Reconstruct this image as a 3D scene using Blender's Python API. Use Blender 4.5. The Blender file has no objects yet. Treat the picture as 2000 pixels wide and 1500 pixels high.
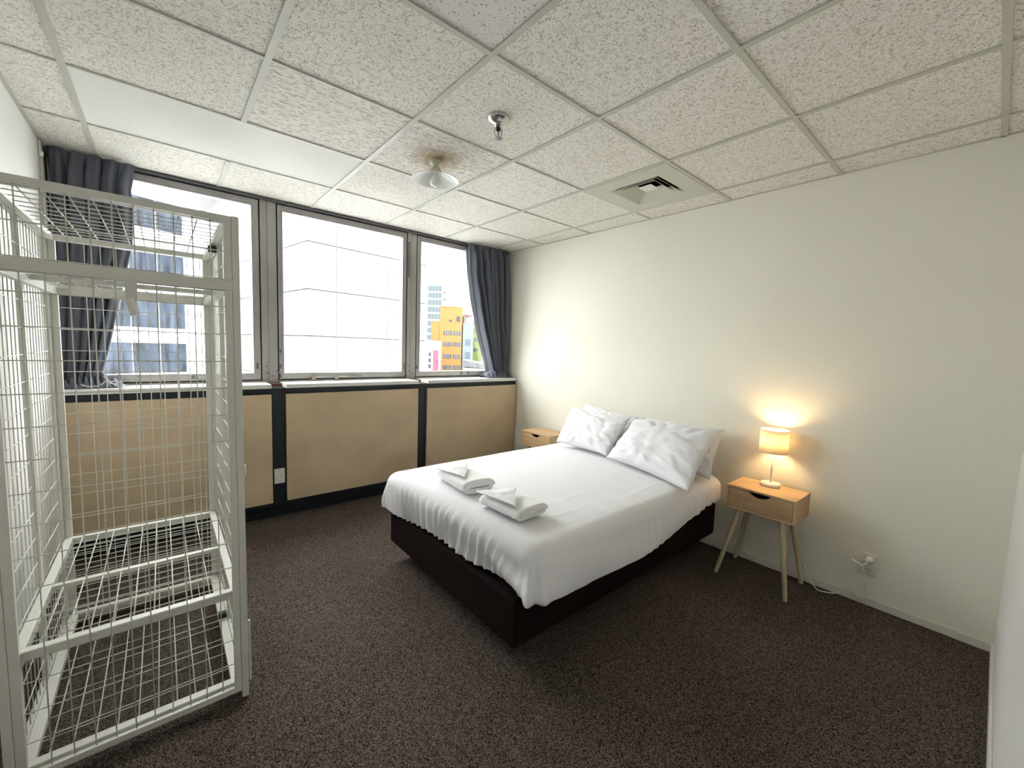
import bpy, bmesh, math, random
from mathutils import Vector, Matrix, noise
random.seed(7)
PI = math.pi
SC = bpy.context.scene
COL = SC.collection

# ------------------------------------------------------------------ camera
CAM = Vector((-2.9675, -3.5247, 1.3611))
cd = bpy.data.cameras.new('camera')
cam = bpy.data.objects.new('camera', cd)
COL.objects.link(cam)
cam.location = CAM
cam.rotation_euler = (1.48222, -0.03552, -0.70210)
cd.sensor_width = 36.0
cd.lens = 36.0 * 804.6 / 2000.0
cd.clip_start = 0.01
cd.clip_end = 6000
SC.camera = cam

# ------------------------------------------------------------------ sky (bright overcast)
w = bpy.data.worlds.new('sky')
SC.world = w
w.use_nodes = True
nt = w.node_tree
nt.nodes.clear()
wo = nt.nodes.new('ShaderNodeOutputWorld')
bg = nt.nodes.new('ShaderNodeBackground')
tc = nt.nodes.new('ShaderNodeTexCoord')
nz = nt.nodes.new('ShaderNodeTexNoise')
nz.inputs['Scale'].default_value = 3.0
nz.inputs['Detail'].default_value = 6.0
cr = nt.nodes.new('ShaderNodeValToRGB')
cr.color_ramp.elements[0].position = 0.3
cr.color_ramp.elements[0].color = (0.86, 0.88, 0.91, 1)
cr.color_ramp.elements[1].position = 0.65
cr.color_ramp.elements[1].color = (1.0, 0.985, 0.965, 1)
nt.links.new(tc.outputs['Generated'], nz.inputs['Vector'])
nt.links.new(nz.outputs['Fac'], cr.inputs['Fac'])
nt.links.new(cr.outputs['Color'], bg.inputs['Color'])
nt.links.new(bg.outputs['Background'], wo.inputs['Surface'])
bg.inputs['Strength'].default_value = 1.0

# ------------------------------------------------------------------ view
vs = SC.view_settings
vs.view_transform = 'Standard'
vs.look = 'None'
vs.gamma = 1.0
vs.use_curve_mapping = False
vs.exposure = 3.86

# ------------------------------------------------------------------ room measures
H = 2.402                      # ceiling
XL, XR = -3.45, 0.0            # side walls
YN = -3.63                     # wall behind the camera
YC = 0.12                      # where the ceiling meets the window
GX = [-0.233 - 0.6 * k for k in range(6)]          # ceiling grid lines
GY = [-0.463 - 0.597 * k for k in range(6)]

# ------------------------------------------------------------------ materials
MATS = {}
def mat(name, col, rough=0.6, metal=0.0, spec=0.5, bump=None, var=None, emit=None, sheen=0.0):
    """bump=(scale, strength, distance); var=(scale, amount, stretch xyz)"""
    m = bpy.data.materials.new(name)
    m.use_nodes = True
    t = m.node_tree
    b = t.nodes['Principled BSDF']
    b.inputs['Base Color'].default_value = (*col, 1)
    b.inputs['Roughness'].default_value = rough
    b.inputs['Metallic'].default_value = metal
    b.inputs['Specular IOR Level'].default_value = spec
    if sheen:
        b.inputs['Sheen Weight'].default_value = sheen
    co = t.nodes.new('ShaderNodeTexCoord')
    if var:
        mp = t.nodes.new('ShaderNodeMapping')
        mp.inputs['Scale'].default_value = var[2] if len(var) > 2 else (1, 1, 1)
        t.links.new(co.outputs['Object'], mp.inputs['Vector'])
        n = t.nodes.new('ShaderNodeTexNoise')
        n.inputs['Scale'].default_value = var[0]
        n.inputs['Detail'].default_value = 5
        t.links.new(mp.outputs['Vector'], n.inputs['Vector'])
        r = t.nodes.new('ShaderNodeValToRGB')
        a = var[1]
        r.color_ramp.elements[0].position = 0.3
        r.color_ramp.elements[1].position = 0.7
        r.color_ramp.elements[0].color = (*[c * (1 - a) for c in col], 1)
        r.color_ramp.elements[1].color = (*[min(1, c * (1 + a)) for c in col], 1)
        t.links.new(n.outputs['Fac'], r.inputs['Fac'])
        t.links.new(r.outputs['Color'], b.inputs['Base Color'])
    if bump:
        n2 = t.nodes.new('ShaderNodeTexNoise')
        n2.inputs['Scale'].default_value = bump[0]
        n2.inputs['Detail'].default_value = 4
        t.links.new(co.outputs['Object'], n2.inputs['Vector'])
        bp = t.nodes.new('ShaderNodeBump')
        bp.inputs['Strength'].default_value = bump[1]
        bp.inputs['Distance'].default_value = bump[2]
        t.links.new(n2.outputs['Fac'], bp.inputs['Height'])
        t.links.new(bp.outputs['Normal'], b.inputs['Normal'])
    if emit:
        b.inputs['Emission Color'].default_value = (*emit[0], 1)
        b.inputs['Emission Strength'].default_value = emit[1]
    MATS[name] = m
    return m

def tile_mat(name, kind):
    m = bpy.data.materials.new(name)
    m.use_nodes = True
    t = m.node_tree
    b = t.nodes['Principled BSDF']
    b.inputs['Roughness'].default_value = 0.9
    b.inputs['Specular IOR Level'].default_value = 0.15
    co = t.nodes.new('ShaderNodeTexCoord')
    oi = t.nodes.new('ShaderNodeObjectInfo')
    mp = t.nodes.new('ShaderNodeMapping')
    add = t.nodes.new('ShaderNodeVectorMath')
    add.operation = 'SCALE'
    comb = t.nodes.new('ShaderNodeCombineXYZ')
    for s in ('X', 'Y', 'Z'):
        t.links.new(oi.outputs['Random'], comb.inputs[s])
    t.links.new(comb.outputs['Vector'], add.inputs[0])
    add.inputs['Scale'].default_value = 37.0
    t.links.new(add.outputs['Vector'], mp.inputs['Location'])
    t.links.new(co.outputs['Object'], mp.inputs['Vector'])
    n = t.nodes.new('ShaderNodeTexNoise')
    r = t.nodes.new('ShaderNodeValToRGB')
    e = r.color_ramp.elements
    if kind == 'worm':
        mp.inputs['Scale'].default_value = (1, 1, 1)
        n.inputs['Scale'].default_value = 88
        n.inputs['Detail'].default_value = 2.0
        n.inputs['Distortion'].default_value = 1.6
        e[0].position, e[1].position = 0.37, 0.48
        lo, hi, ds = (0.55, 0.51, 0.43), (0.90, 0.875, 0.805), 0.005
    elif kind == 'long':
        mp.inputs['Scale'].default_value = (0.42, 1.6, 1)
        n.inputs['Scale'].default_value = 84
        n.inputs['Detail'].default_value = 2.0
        n.inputs['Distortion'].default_value = 1.0
        e[0].position, e[1].position = 0.38, 0.48
        lo, hi, ds = (0.50, 0.45, 0.39), (0.89, 0.85, 0.785), 0.005
    elif kind == 'smooth':
        n.inputs['Scale'].default_value = 120
        n.inputs['Detail'].default_value = 2
        e[0].position, e[1].position = 0.27, 0.36
        lo, hi, ds = (0.68, 0.67, 0.64), (0.83, 0.82, 0.785), 0.001
    else:
        n.inputs['Scale'].default_value = 130
        n.inputs['Detail'].default_value = 2
        e[0].position, e[1].position = 0.31, 0.38
        lo, hi, ds = (0.25, 0.23, 0.22), (0.82, 0.795, 0.765), 0.002
    e[0].color = (*lo, 1)
    e[1].color = (*hi, 1)
    t.links.new(mp.outputs['Vector'], n.inputs['Vector'])
    t.links.new(n.outputs['Fac'], r.inputs['Fac'])
    t.links.new(r.outputs['Color'], b.inputs['Base Color'])
    bp = t.nodes.new('ShaderNodeBump')
    bp.inputs['Strength'].default_value = 0.7
    bp.inputs['Distance'].default_value = ds
    t.links.new(r.outputs['Color'], bp.inputs['Height'])
    t.links.new(bp.outputs['Normal'], b.inputs['Normal'])
    MATS[name] = m

def stained_mat():
    """the long-worm tile with the brown heat stain around the lamp rose"""
    m = MATS['tile_long'].copy()
    m.name = 'tile_stained'
    t = m.node_tree
    b = t.nodes['Principled BSDF']
    src = b.inputs['Base Color'].links[0].from_socket
    co = t.nodes.new('ShaderNodeTexCoord')
    nd = t.nodes.new('ShaderNodeVectorMath')
    nd.operation = 'DISTANCE'
    nd.inputs[1].default_value = (-0.01, -0.005, -0.007)
    t.links.new(co.outputs['Object'], nd.inputs[0])
    n = t.nodes.new('ShaderNodeTexNoise')
    n.inputs['Scale'].default_value = 22
    n.inputs['Detail'].default_value = 4
    t.links.new(co.outputs['Object'], n.inputs['Vector'])
    ma = t.nodes.new('ShaderNodeMath')
    ma.operation = 'MULTIPLY_ADD'
    ma.inputs[1].default_value = 0.16
    t.links.new(n.outputs['Fac'], ma.inputs[0])
    t.links.new(nd.outputs['Value'], ma.inputs[2])
    r = t.nodes.new('ShaderNodeValToRGB')
    r.color_ramp.elements[0].position = 0.11
    r.color_ramp.elements[0].color = (0.56, 0.45, 0.29, 1)
    r.color_ramp.elements[1].position = 0.26
    r.color_ramp.elements[1].color = (1, 1, 1, 1)
    t.links.new(ma.outputs['Value'], r.inputs['Fac'])
    mx = t.nodes.new('ShaderNodeMix')
    mx.data_type = 'RGBA'
    mx.blend_type = 'MULTIPLY'
    mx.inputs[0].default_value = 1.0
    t.links.new(src, mx.inputs[6])
    t.links.new(r.outputs['Color'], mx.inputs[7])
    t.links.new(mx.outputs[2], b.inputs['Base Color'])
    MATS['tile_stained'] = m

def glass_mat(name, tint=(1, 1, 1), refl=0.04):
    m = bpy.data.materials.new(name)
    m.use_nodes = True
    t = m.node_tree
    t.nodes.clear()
    o = t.nodes.new('ShaderNodeOutputMaterial')
    mx = t.nodes.new('ShaderNodeMixShader')
    tr = t.nodes.new('ShaderNodeBsdfTransparent')
    gl = t.nodes.new('ShaderNodeBsdfGlossy')
    tr.inputs['Color'].default_value = (*tint, 1)
    gl.inputs['Roughness'].default_value = 0.02
    mx.inputs['Fac'].default_value = refl
    t.links.new(tr.outputs[0], mx.inputs[1])
    t.links.new(gl.outputs[0], mx.inputs[2])
    t.links.new(mx.outputs[0], o.inputs['Surface'])
    MATS[name] = m

def carpet_mat():
    m = bpy.data.materials.new('carpet')
    m.use_nodes = True
    t = m.node_tree
    b = t.nodes['Principled BSDF']
    b.inputs['Roughness'].default_value = 1.0
    b.inputs['Specular IOR Level'].default_value = 0.05
    co = t.nodes.new('ShaderNodeTexCoord')
    n = t.nodes.new('ShaderNodeTexNoise')
    n.inputs['Scale'].default_value = 260
    n.inputs['Detail'].default_value = 3
    vo = t.nodes.new('ShaderNodeTexVoronoi')
    vo.inputs['Scale'].default_value = 310
    sp_ = t.nodes.new('ShaderNodeSeparateColor')
    r = t.nodes.new('ShaderNodeValToRGB')
    e = r.color_ramp.elements
    e[0].position, e[1].position = 0.15, 1.0
    e[0].color = (0.022, 0.016, 0.0135, 1)
    e[1].color = (0.215, 0.173, 0.152, 1)
    n2 = t.nodes.new('ShaderNodeTexNoise')
    n2.inputs['Scale'].default_value = 2.2
    n2.inputs['Detail'].default_value = 3
    r2 = t.nodes.new('ShaderNodeValToRGB')
    r2.color_ramp.elements[0].color = (0.8, 0.8, 0.8, 1)
    r2.color_ramp.elements[1].color = (1.15, 1.12, 1.1, 1)
    mx = t.nodes.new('ShaderNodeMix')
    mx.data_type = 'RGBA'
    mx.blend_type = 'MULTIPLY'
    mx.inputs[0].default_value = 1.0
    bp = t.nodes.new('ShaderNodeBump')
    bp.inputs['Strength'].default_value = 0.5
    bp.inputs['Distance'].default_value = 0.005
    L = t.links.new
    L(co.outputs['Object'], n.inputs['Vector'])
    L(co.outputs['Object'], n2.inputs['Vector'])
    L(co.outputs['Object'], vo.inputs['Vector'])
    L(vo.outputs['Color'], sp_.inputs['Color'])
    L(sp_.outputs[0], r.inputs['Fac'])
    L(n2.outputs['Fac'], r2.inputs['Fac'])
    L(r.outputs['Color'], mx.inputs[6])
    L(r2.outputs['Color'], mx.inputs[7])
    L(mx.outputs[2], b.inputs['Base Color'])
    L(n.outputs['Fac'], bp.inputs['Height'])
    L(bp.outputs['Normal'], b.inputs['Normal'])
    MATS['carpet'] = m

def shade_mat():
    m = bpy.data.materials.new('lamp_fabric')
    m.use_nodes = True
    t = m.node_tree
    t.nodes.clear()
    o = t.nodes.new('ShaderNodeOutputMaterial')
    mx = t.nodes.new('ShaderNodeMixShader')
    d = t.nodes.new('ShaderNodeBsdfDiffuse')
    tl = t.nodes.new('ShaderNodeBsdfTranslucent')
    d.inputs['Color'].default_value = (0.85, 0.80, 0.70, 1)
    tl.inputs['Color'].default_value = (0.85, 0.76, 0.58, 1)
    mx.inputs['Fac'].default_value = 0.36
    t.links.new(d.outputs[0], mx.inputs[1])
    t.links.new(tl.outputs[0], mx.inputs[2])
    t.links.new(mx.outputs[0], o.inputs['Surface'])
    MATS['lamp_fabric'] = m

mat('wall_paint', (0.87, 0.845, 0.725), 0.75, spec=0.2, bump=(160, 0.15, 0.001))
mat('wall_white', (0.85, 0.84, 0.81), 0.75, spec=0.2, bump=(160, 0.15, 0.001))
mat('trim_paint', (0.78, 0.76, 0.66), 0.45)
mat('trim_white', (0.80, 0.80, 0.77), 0.45)
for k in ('worm', 'long', 'smooth', 'pinhole'):
    tile_mat('tile_' + k, k)
stained_mat()
mat('grid_metal', (0.56, 0.56, 0.49), 0.5)
mat('plenum', (0.25, 0.25, 0.24), 0.9)
carpet_mat()
mat('navy', (0.012, 0.018, 0.026), 0.45, spec=0.4)
mat('panel_tan', (0.60, 0.465, 0.305), 0.45, spec=0.35, var=(3.0, 0.10, (1, 1, 1.4)), bump=(220, 0.08, 0.001))
mat('panel_edge', (0.62, 0.52, 0.38), 0.6)
mat('sill_white', (0.74, 0.72, 0.68), 0.4)
mat('sill_timber', (0.17, 0.07, 0.05), 0.6, var=(20, 0.3, (1, 6, 6)))
mat('aluminium', (0.37, 0.36, 0.345), 0.42, metal=0.35, var=(9, 0.10, (1, 1, 0.3)))
mat('aluminium_dark', (0.13, 0.13, 0.14), 0.45, metal=0.3)
mat('gasket', (0.012, 0.012, 0.016), 0.6)
mat('brass_worn', (0.33, 0.26, 0.20), 0.5, metal=0.5)
glass_mat('pane_glass', (0.97, 0.985, 0.985), 0.04)
mat('curtain_fabric', (0.120, 0.130, 0.158), 0.9, spec=0.1, bump=(500, 0.3, 0.001), sheen=0.15)
mat('curtain_lining', (0.55, 0.56, 0.58), 0.9, spec=0.1)
mat('cotton', (0.86, 0.86, 0.88), 0.85, spec=0.15, bump=(900, 0.08, 0.0005), sheen=0.1)
mat('sheet_cotton', (0.82, 0.81, 0.80), 0.85, spec=0.15)
mat('terry', (0.93, 0.93, 0.925), 0.95, spec=0.05, bump=(420, 0.35, 0.002), sheen=0.2)
mat('base_brown', (0.013, 0.0065, 0.006), 0.8, spec=0.12, bump=(500, 0.2, 0.001))
mat('castor_black', (0.01, 0.01, 0.01), 0.5)
mat('oak', (0.60, 0.40, 0.215), 0.5, spec=0.35, var=(5.0, 0.16, (9, 1.0, 9)), bump=(60, 0.05, 0.001))
mat('oak_front', (0.57, 0.385, 0.215), 0.5, spec=0.35, var=(5.0, 0.16, (9, 1.0, 6)), bump=(60, 0.05, 0.001))
mat('leg_wood', (0.55, 0.46, 0.30), 0.5, var=(6, 0.08, (6, 6, 1)))
mat('drawer_inside', (0.05, 0.035, 0.025), 0.8)
mat('plastic_white', (0.80, 0.79, 0.74), 0.35)
mat('plastic_grey', (0.25, 0.25, 0.24), 0.5)
mat('slot_dark', (0.02, 0.02, 0.02), 0.6)
mat('lamp_white', (0.82, 0.80, 0.76), 0.35)
shade_mat()
mat('lamp_glow', (1, 0.8, 0.5), 0.5, emit=((1.0, 0.72, 0.38), 6.0))
mat('bulb_glass', (0.85, 0.85, 0.82), 0.25)
mat('enamel', (0.72, 0.73, 0.70), 0.3)
mat('rose_cream', (0.62, 0.58, 0.44), 0.5)
mat('chrome', (0.55, 0.55, 0.54), 0.22, metal=1.0)
mat('vent_paint', (0.60, 0.605, 0.52), 0.5)
mat('vent_dark', (0.03, 0.03, 0.03), 0.8)
mat('cage_white', (0.74, 0.735, 0.665), 0.38, spec=0.5)
mat('clip_black', (0.012, 0.02, 0.018), 0.5)
# outside
mat('concrete_white', (0.80, 0.81, 0.82), 0.8, var=(0.4, 0.08))
mat('facade_glass', (0.027, 0.034, 0.046), 0.25, spec=0.10, var=(1.1, 0.75, (2.2, 1, 0.35)))
mat('sheet_wrap', (0.82, 0.825, 0.83), 0.7, var=(0.8, 0.04))
mat('seam_grey', (0.016, 0.0165, 0.017), 0.7)
mat('tube_grey', (0.040, 0.040, 0.041), 0.6)
mat('render_orange', (0.150, 0.072, 0.0105), 0.8)
mat('render_lime', (0.082, 0.112, 0.020), 0.8)
mat('render_blue', (0.085, 0.100, 0.112), 0.8)
mat('render_pink', (0.14, 0.03, 0.055), 0.8, var=(0.5, 0.5))
mat('far_window', (0.040, 0.040, 0.046), 0.4, spec=0.1, var=(0.6, 0.4))
mat('tower_white', (0.120, 0.122, 0.124), 0.7)
mat('tower_glass', (0.055, 0.075, 0.082), 0.5, spec=0.1)
mat('roof_grey', (0.05, 0.05, 0.055), 0.7, var=(0.3, 0.3))
mat('hill_green', (0.060, 0.074, 0.070), 1.0, spec=0.0, var=(0.02, 0.2))
mat('asphalt', (0.20, 0.20, 0.20), 0.9)
mat('bark_grey', (0.022, 0.02, 0.019), 0.9)

# ------------------------------------------------------------------ helpers
def add_box(bm, x0, x1, y0, y1, z0, z1, bevel=0.0):
    vs_ = [bm.verts.new(p) for p in ((x0, y0, z0), (x1, y0, z0), (x1, y1, z0), (x0, y1, z0),
                                     (x0, y0, z1), (x1, y0, z1), (x1, y1, z1), (x0, y1, z1))]
    fs = [bm.faces.new([vs_[i] for i in q]) for q in
          ((0, 3, 2, 1), (4, 5, 6, 7), (0, 1, 5, 4), (1, 2, 6, 5), (2, 3, 7, 6), (3, 0, 4, 7))]
    if bevel:
        es = list({e for f in fs for e in f.edges})
        bmesh.ops.bevel(bm, geom=es, offset=bevel, segments=2, affect='EDGES', profile=0.6)

def obj(name, bm, m, parent=None, smooth=False, loc=None):
    me = bpy.data.meshes.new(name)
    bmesh.ops.recalc_face_normals(bm, faces=bm.faces[:])
    bm.to_mesh(me)
    bm.free()
    me.materials.append(MATS[m])
    if smooth:
        for p in me.polygons:
            p.use_smooth = True
    return link(name, me, parent, loc)

def link(name, me, parent=None, loc=None, rot=None):
    o = bpy.data.objects.new(name, me)
    COL.objects.link(o)
    o.parent = parent
    if loc is not None:
        o.location = loc
    if rot is not None:
        o.rotation_euler = rot
    return o

def box(name, m, parent, x0, x1, y0, y1, z0, z1, bevel=0.0):
    bm = bmesh.new()
    add_box(bm, x0, x1, y0, y1, z0, z1, bevel)
    return obj(name, bm, m, parent)

def ring_xz(bm, x0, x1, z0, z1, wl, wr, wb, wt, y0, y1):
    """picture-frame in the XZ plane, mitred"""
    out = [(x0, z0), (x1, z0), (x1, z1), (x0, z1)]
    inn = [(x0 + wl, z0 + wb), (x1 - wr, z0 + wb), (x1 - wr, z1 - wt), (x0 + wl, z1 - wt)]
    V = {}
    for k in range(4):
        for nm, ring in (('o', out), ('i', inn)):
            for y in (y0, y1):
                V[nm, k, y] = bm.verts.new((ring[k][0], y, ring[k][1]))
    for k in range(4):
        j = (k + 1) % 4
        for q in ((('o', k, y0), ('o', j, y0), ('i', j, y0), ('i', k, y0)),
                  (('o', k, y1), ('i', k, y1), ('i', j, y1), ('o', j, y1)),
                  (('o', k, y0), ('o', k, y1), ('o', j, y1), ('o', j, y0)),
                  (('i', k, y0), ('i', j, y0), ('i', j, y1), ('i', k, y1))):
            bm.faces.new([V[v] for v in q])

def lathe(bm, prof, seg=32, center=(0, 0), closed=False):
    """prof: list of (r, z); revolve about the z axis"""
    rings = []
    for r, z in prof:
        if r < 1e-6:
            rings.append([bm.verts.new((center[0], center[1], z))])
        else:
            rings.append([bm.verts.new((center[0] + r * math.cos(2 * PI * k / seg),
                                        center[1] + r * math.sin(2 * PI * k / seg), z)) for k in range(seg)])
    pairs = list(zip(rings, rings[1:]))
    if closed:
        pairs.append((rings[-1], rings[0]))
    for a, b in pairs:
        for k in range(seg):
            j = (k + 1) % seg
            if len(a) == 1 and len(b) == 1:
                continue
            if len(a) == 1:
                bm.faces.new((a[0], b[k], b[j]))
            elif len(b) == 1:
                bm.faces.new((a[k], b[0], a[j]))
            else:
                bm.faces.new((a[k], b[k], b[j], a[j]))

def tube(bm, pts, r, seg=8, r2=None):
    pts = [Vector(p) for p in pts]
    n = len(pts)
    rings = []
    up = None
    for i, p in enumerate(pts):
        d = (pts[min(i + 1, n - 1)] - pts[max(i - 1, 0)]).normalized()
        if up is None:
            up = d.orthogonal().normalized()
        up = (up - d * up.dot(d)).normalized()
        s = d.cross(up)
        rr = r if r2 is None else r + (r2 - r) * i / (n - 1)
        rings.append([bm.verts.new(p + (up * math.cos(2 * PI * k / seg) + s * math.sin(2 * PI * k / seg)) * rr)
                      for k in range(seg)])
    for a, b in zip(rings, rings[1:]):
        for k in range(seg):
            j = (k + 1) % seg
            bm.faces.new((a[k], a[j], b[j], b[k]))
    bm.faces.new(rings[0][::-1])
    bm.faces.new(rings[-1])

def smooth_path(pts, n=8):
    pts = [Vector(p) for p in pts]
    out = []
    for i in range(len(pts) - 1):
        p0, p1, p2, p3 = pts[max(i - 1, 0)], pts[i], pts[i + 1], pts[min(i + 2, len(pts) - 1)]
        for k in range(n):
            t = k / n
            out.append(0.5 * ((2 * p1) + (p2 - p0) * t + (2 * p0 - 5 * p1 + 4 * p2 - p3) * t * t
                              + (3 * p1 - p0 - 3 * p2 + p3) * t ** 3))
    out.append(pts[-1])
    return out

def extrude_poly(bm, poly, axis, a0, a1):
    """poly: 2-D points; axis 'x','y','z' is the extrusion direction"""
    def P(u, v, a):
        return {'x': (a, u, v), 'y': (u, a, v), 'z': (u, v, a)}[axis]
    A = [bm.verts.new(P(u, v, a0)) for u, v in poly]
    B = [bm.verts.new(P(u, v, a1)) for u, v in poly]
    bm.faces.new(A)
    bm.faces.new(B[::-1])
    n = len(poly)
    for k in range(n):
        j = (k + 1) % n
        bm.faces.new((A[k], B[k], B[j], A[j]))

def tag(o, label=None, cat=None, group=None, kind=None):
    if label: o['label'] = label
    if cat: o['category'] = cat
    if group: o['group'] = group
    if kind: o['kind'] = kind
    return o

def thing(name, loc, label, cat, group=None, rz=0.0):
    o = bpy.data.objects.new(name, None)
    o.empty_display_size = 0.1
    COL.objects.link(o)
    o.location = loc
    o.rotation_euler = (0, 0, rz)
    return tag(o, label, cat, group)

def struct_root(name, label=None, cat=None):
    o = bpy.data.objects.new(name, None)
    o.empty_display_size = 0.1
    COL.objects.link(o)
    o['kind'] = 'structure'
    return tag(o, label, cat)

def sstep(a, b, x):
    t = max(0.0, min(1.0, (x - a) / (b - a)))
    return t * t * (3 - 2 * t)

def nz3(x, y, z):
    return noise.noise(Vector((x, y, z)))

def lerp(a, b, t):
    return a + (b - a) * t

def interp(table, x):
    if x <= table[0][0]: return table[0][1]
    for (a, va), (b, vb) in zip(table, table[1:]):
        if x <= b:
            return va + (vb - va) * (x - a) / (b - a)
    return table[-1][1]

# ================================================================== ROOM SHELL
tag(box('floor', 'carpet', None, XL - 0.1, XR + 0.1, YN - 0.1, 0.30, -0.10, 0.0),
    'dark brown speckled carpet floor of the bedroom', 'floor', kind='structure')
tag(box('wall_right', 'wall_paint', None, XR, XR + 0.12, YN - 0.12, 0.30, -0.1, H + 0.25),
    'plain cream wall behind the bed head', 'wall', kind='structure')
tag(box('wall_left', 'wall_white', None, XL - 0.12, XL, YN - 0.12, 0.30, -0.1, H + 0.25),
    'plain white wall beside the wire cage', 'wall', kind='structure')
tag(box('wall_near', 'wall_white', None, XL, XR, YN - 0.12, YN, -0.1, H + 0.25),
    'white wall along the right edge of the photo', 'wall', kind='structure')
bm = bmesh.new()
add_box(bm, XR - 0.013, XR, YN, -0.095, 0.0, 0.042, 0.003)
tag(obj('baseboard_right', bm, 'trim_paint'), 'low cream skirting board below the cream wall', 'skirting', kind='structure')
bm = bmesh.new()
add_box(bm, XL, XL + 0.014, YN, -0.095, 0.0, 0.085, 0.004)
tag(obj('baseboard_left', bm, 'trim_white'), 'white skirting board at the foot of the left wall', 'skirting', kind='structure')
bm = bmesh.new()
add_box(bm, XL + 0.014, XR - 0.013, YN, YN + 0.010, 0.0, 0.05, 0.003)
tag(obj('baseboard_near', bm, 'trim_white'), 'thin white skirting along the wall at the right edge', 'skirting', kind='structure')

# window wall: navy carcass below the windows, tan panels, white sills
wall = struct_root('wall_window', 'low navy wall with three tan panels under the windows', 'wall')
PX = [(XL + 0.02, -2.368), (-2.272, -1.190), (-1.095, -0.012)]
bm = bmesh.new()
add_box(bm, XL, XR, -0.030, 0.10, 0.0, 0.10)
obj('toe_kick', bm, 'navy', wall)
bm = bmesh.new()
add_box(bm, XL, XR, -0.095, 0.10, 0.10, 1.000, 0.002)
obj('carcass', bm, 'navy', wall)
for a, b in PX:
    bm = bmesh.new()
    add_box(bm, a, b, -0.122, -0.095, 0.140, 0.955, 0.0025)
    obj('wall_panel', bm, 'panel_tan', wall)
    bm = bmesh.new()
    add_box(bm, a, b + (0.012 if b > -0.1 else 0), -0.132, 0.092, 1.000, 1.030, 0.003)
    obj('sill_board', bm, 'sill_white', wall)
for a, b in ((-2.368, -2.272), (-1.190, -1.095)):
    bm = bmesh.new()
    add_box(bm, a, b, 0.02, 0.098, 1.0, 1.022)
    obj('sill_block', bm, 'sill_timber', wall)
bm = bmesh.new()
add_box(bm, XL, XR, 0.10, 0.30, -0.1, 1.0)
obj('outer_wall', bm, 'concrete_white', wall)
bm = bmesh.new()
add_box(bm, XL, XR, 0.124, 0.30, H + 0.001, H + 0.25)
obj('lintel', bm, 'aluminium_dark', wall)

# mullions
for k, (a, b) in enumerate(((-2.387, -2.280), (-1.203, -1.110))):
    m_ = struct_root('trim_%d' % (k + 1), 'grey metal mullion between the %s windows' % (('left and middle', 'middle and right')[k]), 'mullion')
    mid = a + (b - a) * (0.42 if k == 0 else 0.40)
    bm = bmesh.new()
    add_box(bm, a, mid - 0.001, 0.102, 0.20, 1.0, H, 0.002)
    obj('mullion_half', bm, 'aluminium', m_)
    bm = bmesh.new()
    add_box(bm, mid + 0.001, b, 0.106, 0.20, 1.0, H, 0.002)
    obj('mullion_half', bm, 'aluminium', m_)
    if k == 1:
        bm = bmesh.new()
        add_box(bm, a + 0.006, a + 0.022, 0.097, 0.104, 1.98, 2.30, 0.002)
        obj('hinge_track', bm, 'aluminium_dark', m_)
    for sx, sz in ((0.3, 1.10), (0.62, 1.075), (0.25, 1.15)):
        bm = bmesh.new()
        tube(bm, [(lerp(a, b, sx), 0.096, sz), (lerp(a, b, sx), 0.104, sz)], 0.006, 10)
        obj('screw', bm, 'aluminium_dark', m_)

def make_window(idx, x0, x1, inl, inr, label):
    r = struct_root('window_%d' % idx, label, 'window')
    # outer frame rails
    bm = bmesh.new()
    add_box(bm, x0, x1, 0.100, 0.20, 1.0, 1.040, 0.002)
    obj('frame_sill', bm, 'aluminium', r)
    bm = bmesh.new()
    add_box(bm, x0, x1, 0.100, 0.20, 2.384, H, 0.001)
    obj('frame_head', bm, 'aluminium_dark', r)
    bm = bmesh.new()
    ring_xz(bm, x0, x1, 1.040, 2.384, 0.010, 0.010, 0.008, 0.008, 0.122, 0.19)
    obj('gasket', bm, 'gasket', r)
    sx0, sx1, sz0, sz1 = x0 + 0.009, x1 - 0.009, 1.049, 2.376
    bm = bmesh.new()
    ring_xz(bm, sx0, sx1, sz0, sz1, inl, inr, 0.048, 0.046, 0.108, 0.165)
    s = obj('sash', bm, 'aluminium', r)
    bm = bmesh.new()
    ring_xz(bm, sx0 + inl * 0.5, sx1 - inr * 0.5, sz0 + 0.024, sz1 - 0.023, inl * 0.25, inr * 0.25, 0.012, 0.012, 0.1045, 0.1085)
    obj('glazing_bead', bm, 'aluminium', s)
    bm = bmesh.new()
    add_box(bm, sx0 + inl - 0.005, sx1 - inr + 0.005, 0.138, 0.142, sz0 + 0.043, sz1 - 0.041)
    obj('pane', bm, 'pane_glass', r)
    return r, s

W1, S1 = make_window(1, XL, -2.387, 0.04, 0.045, 'left window with the wire cage in front of it')
W2, S2 = make_window(2, -2.280, -1.203, 0.036, 0.036, 'middle window with white wrapped building outside')
W3, S3 = make_window(3, -1.110, XR, 0.040, 0.040, 'right window with an orange building outside')

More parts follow.
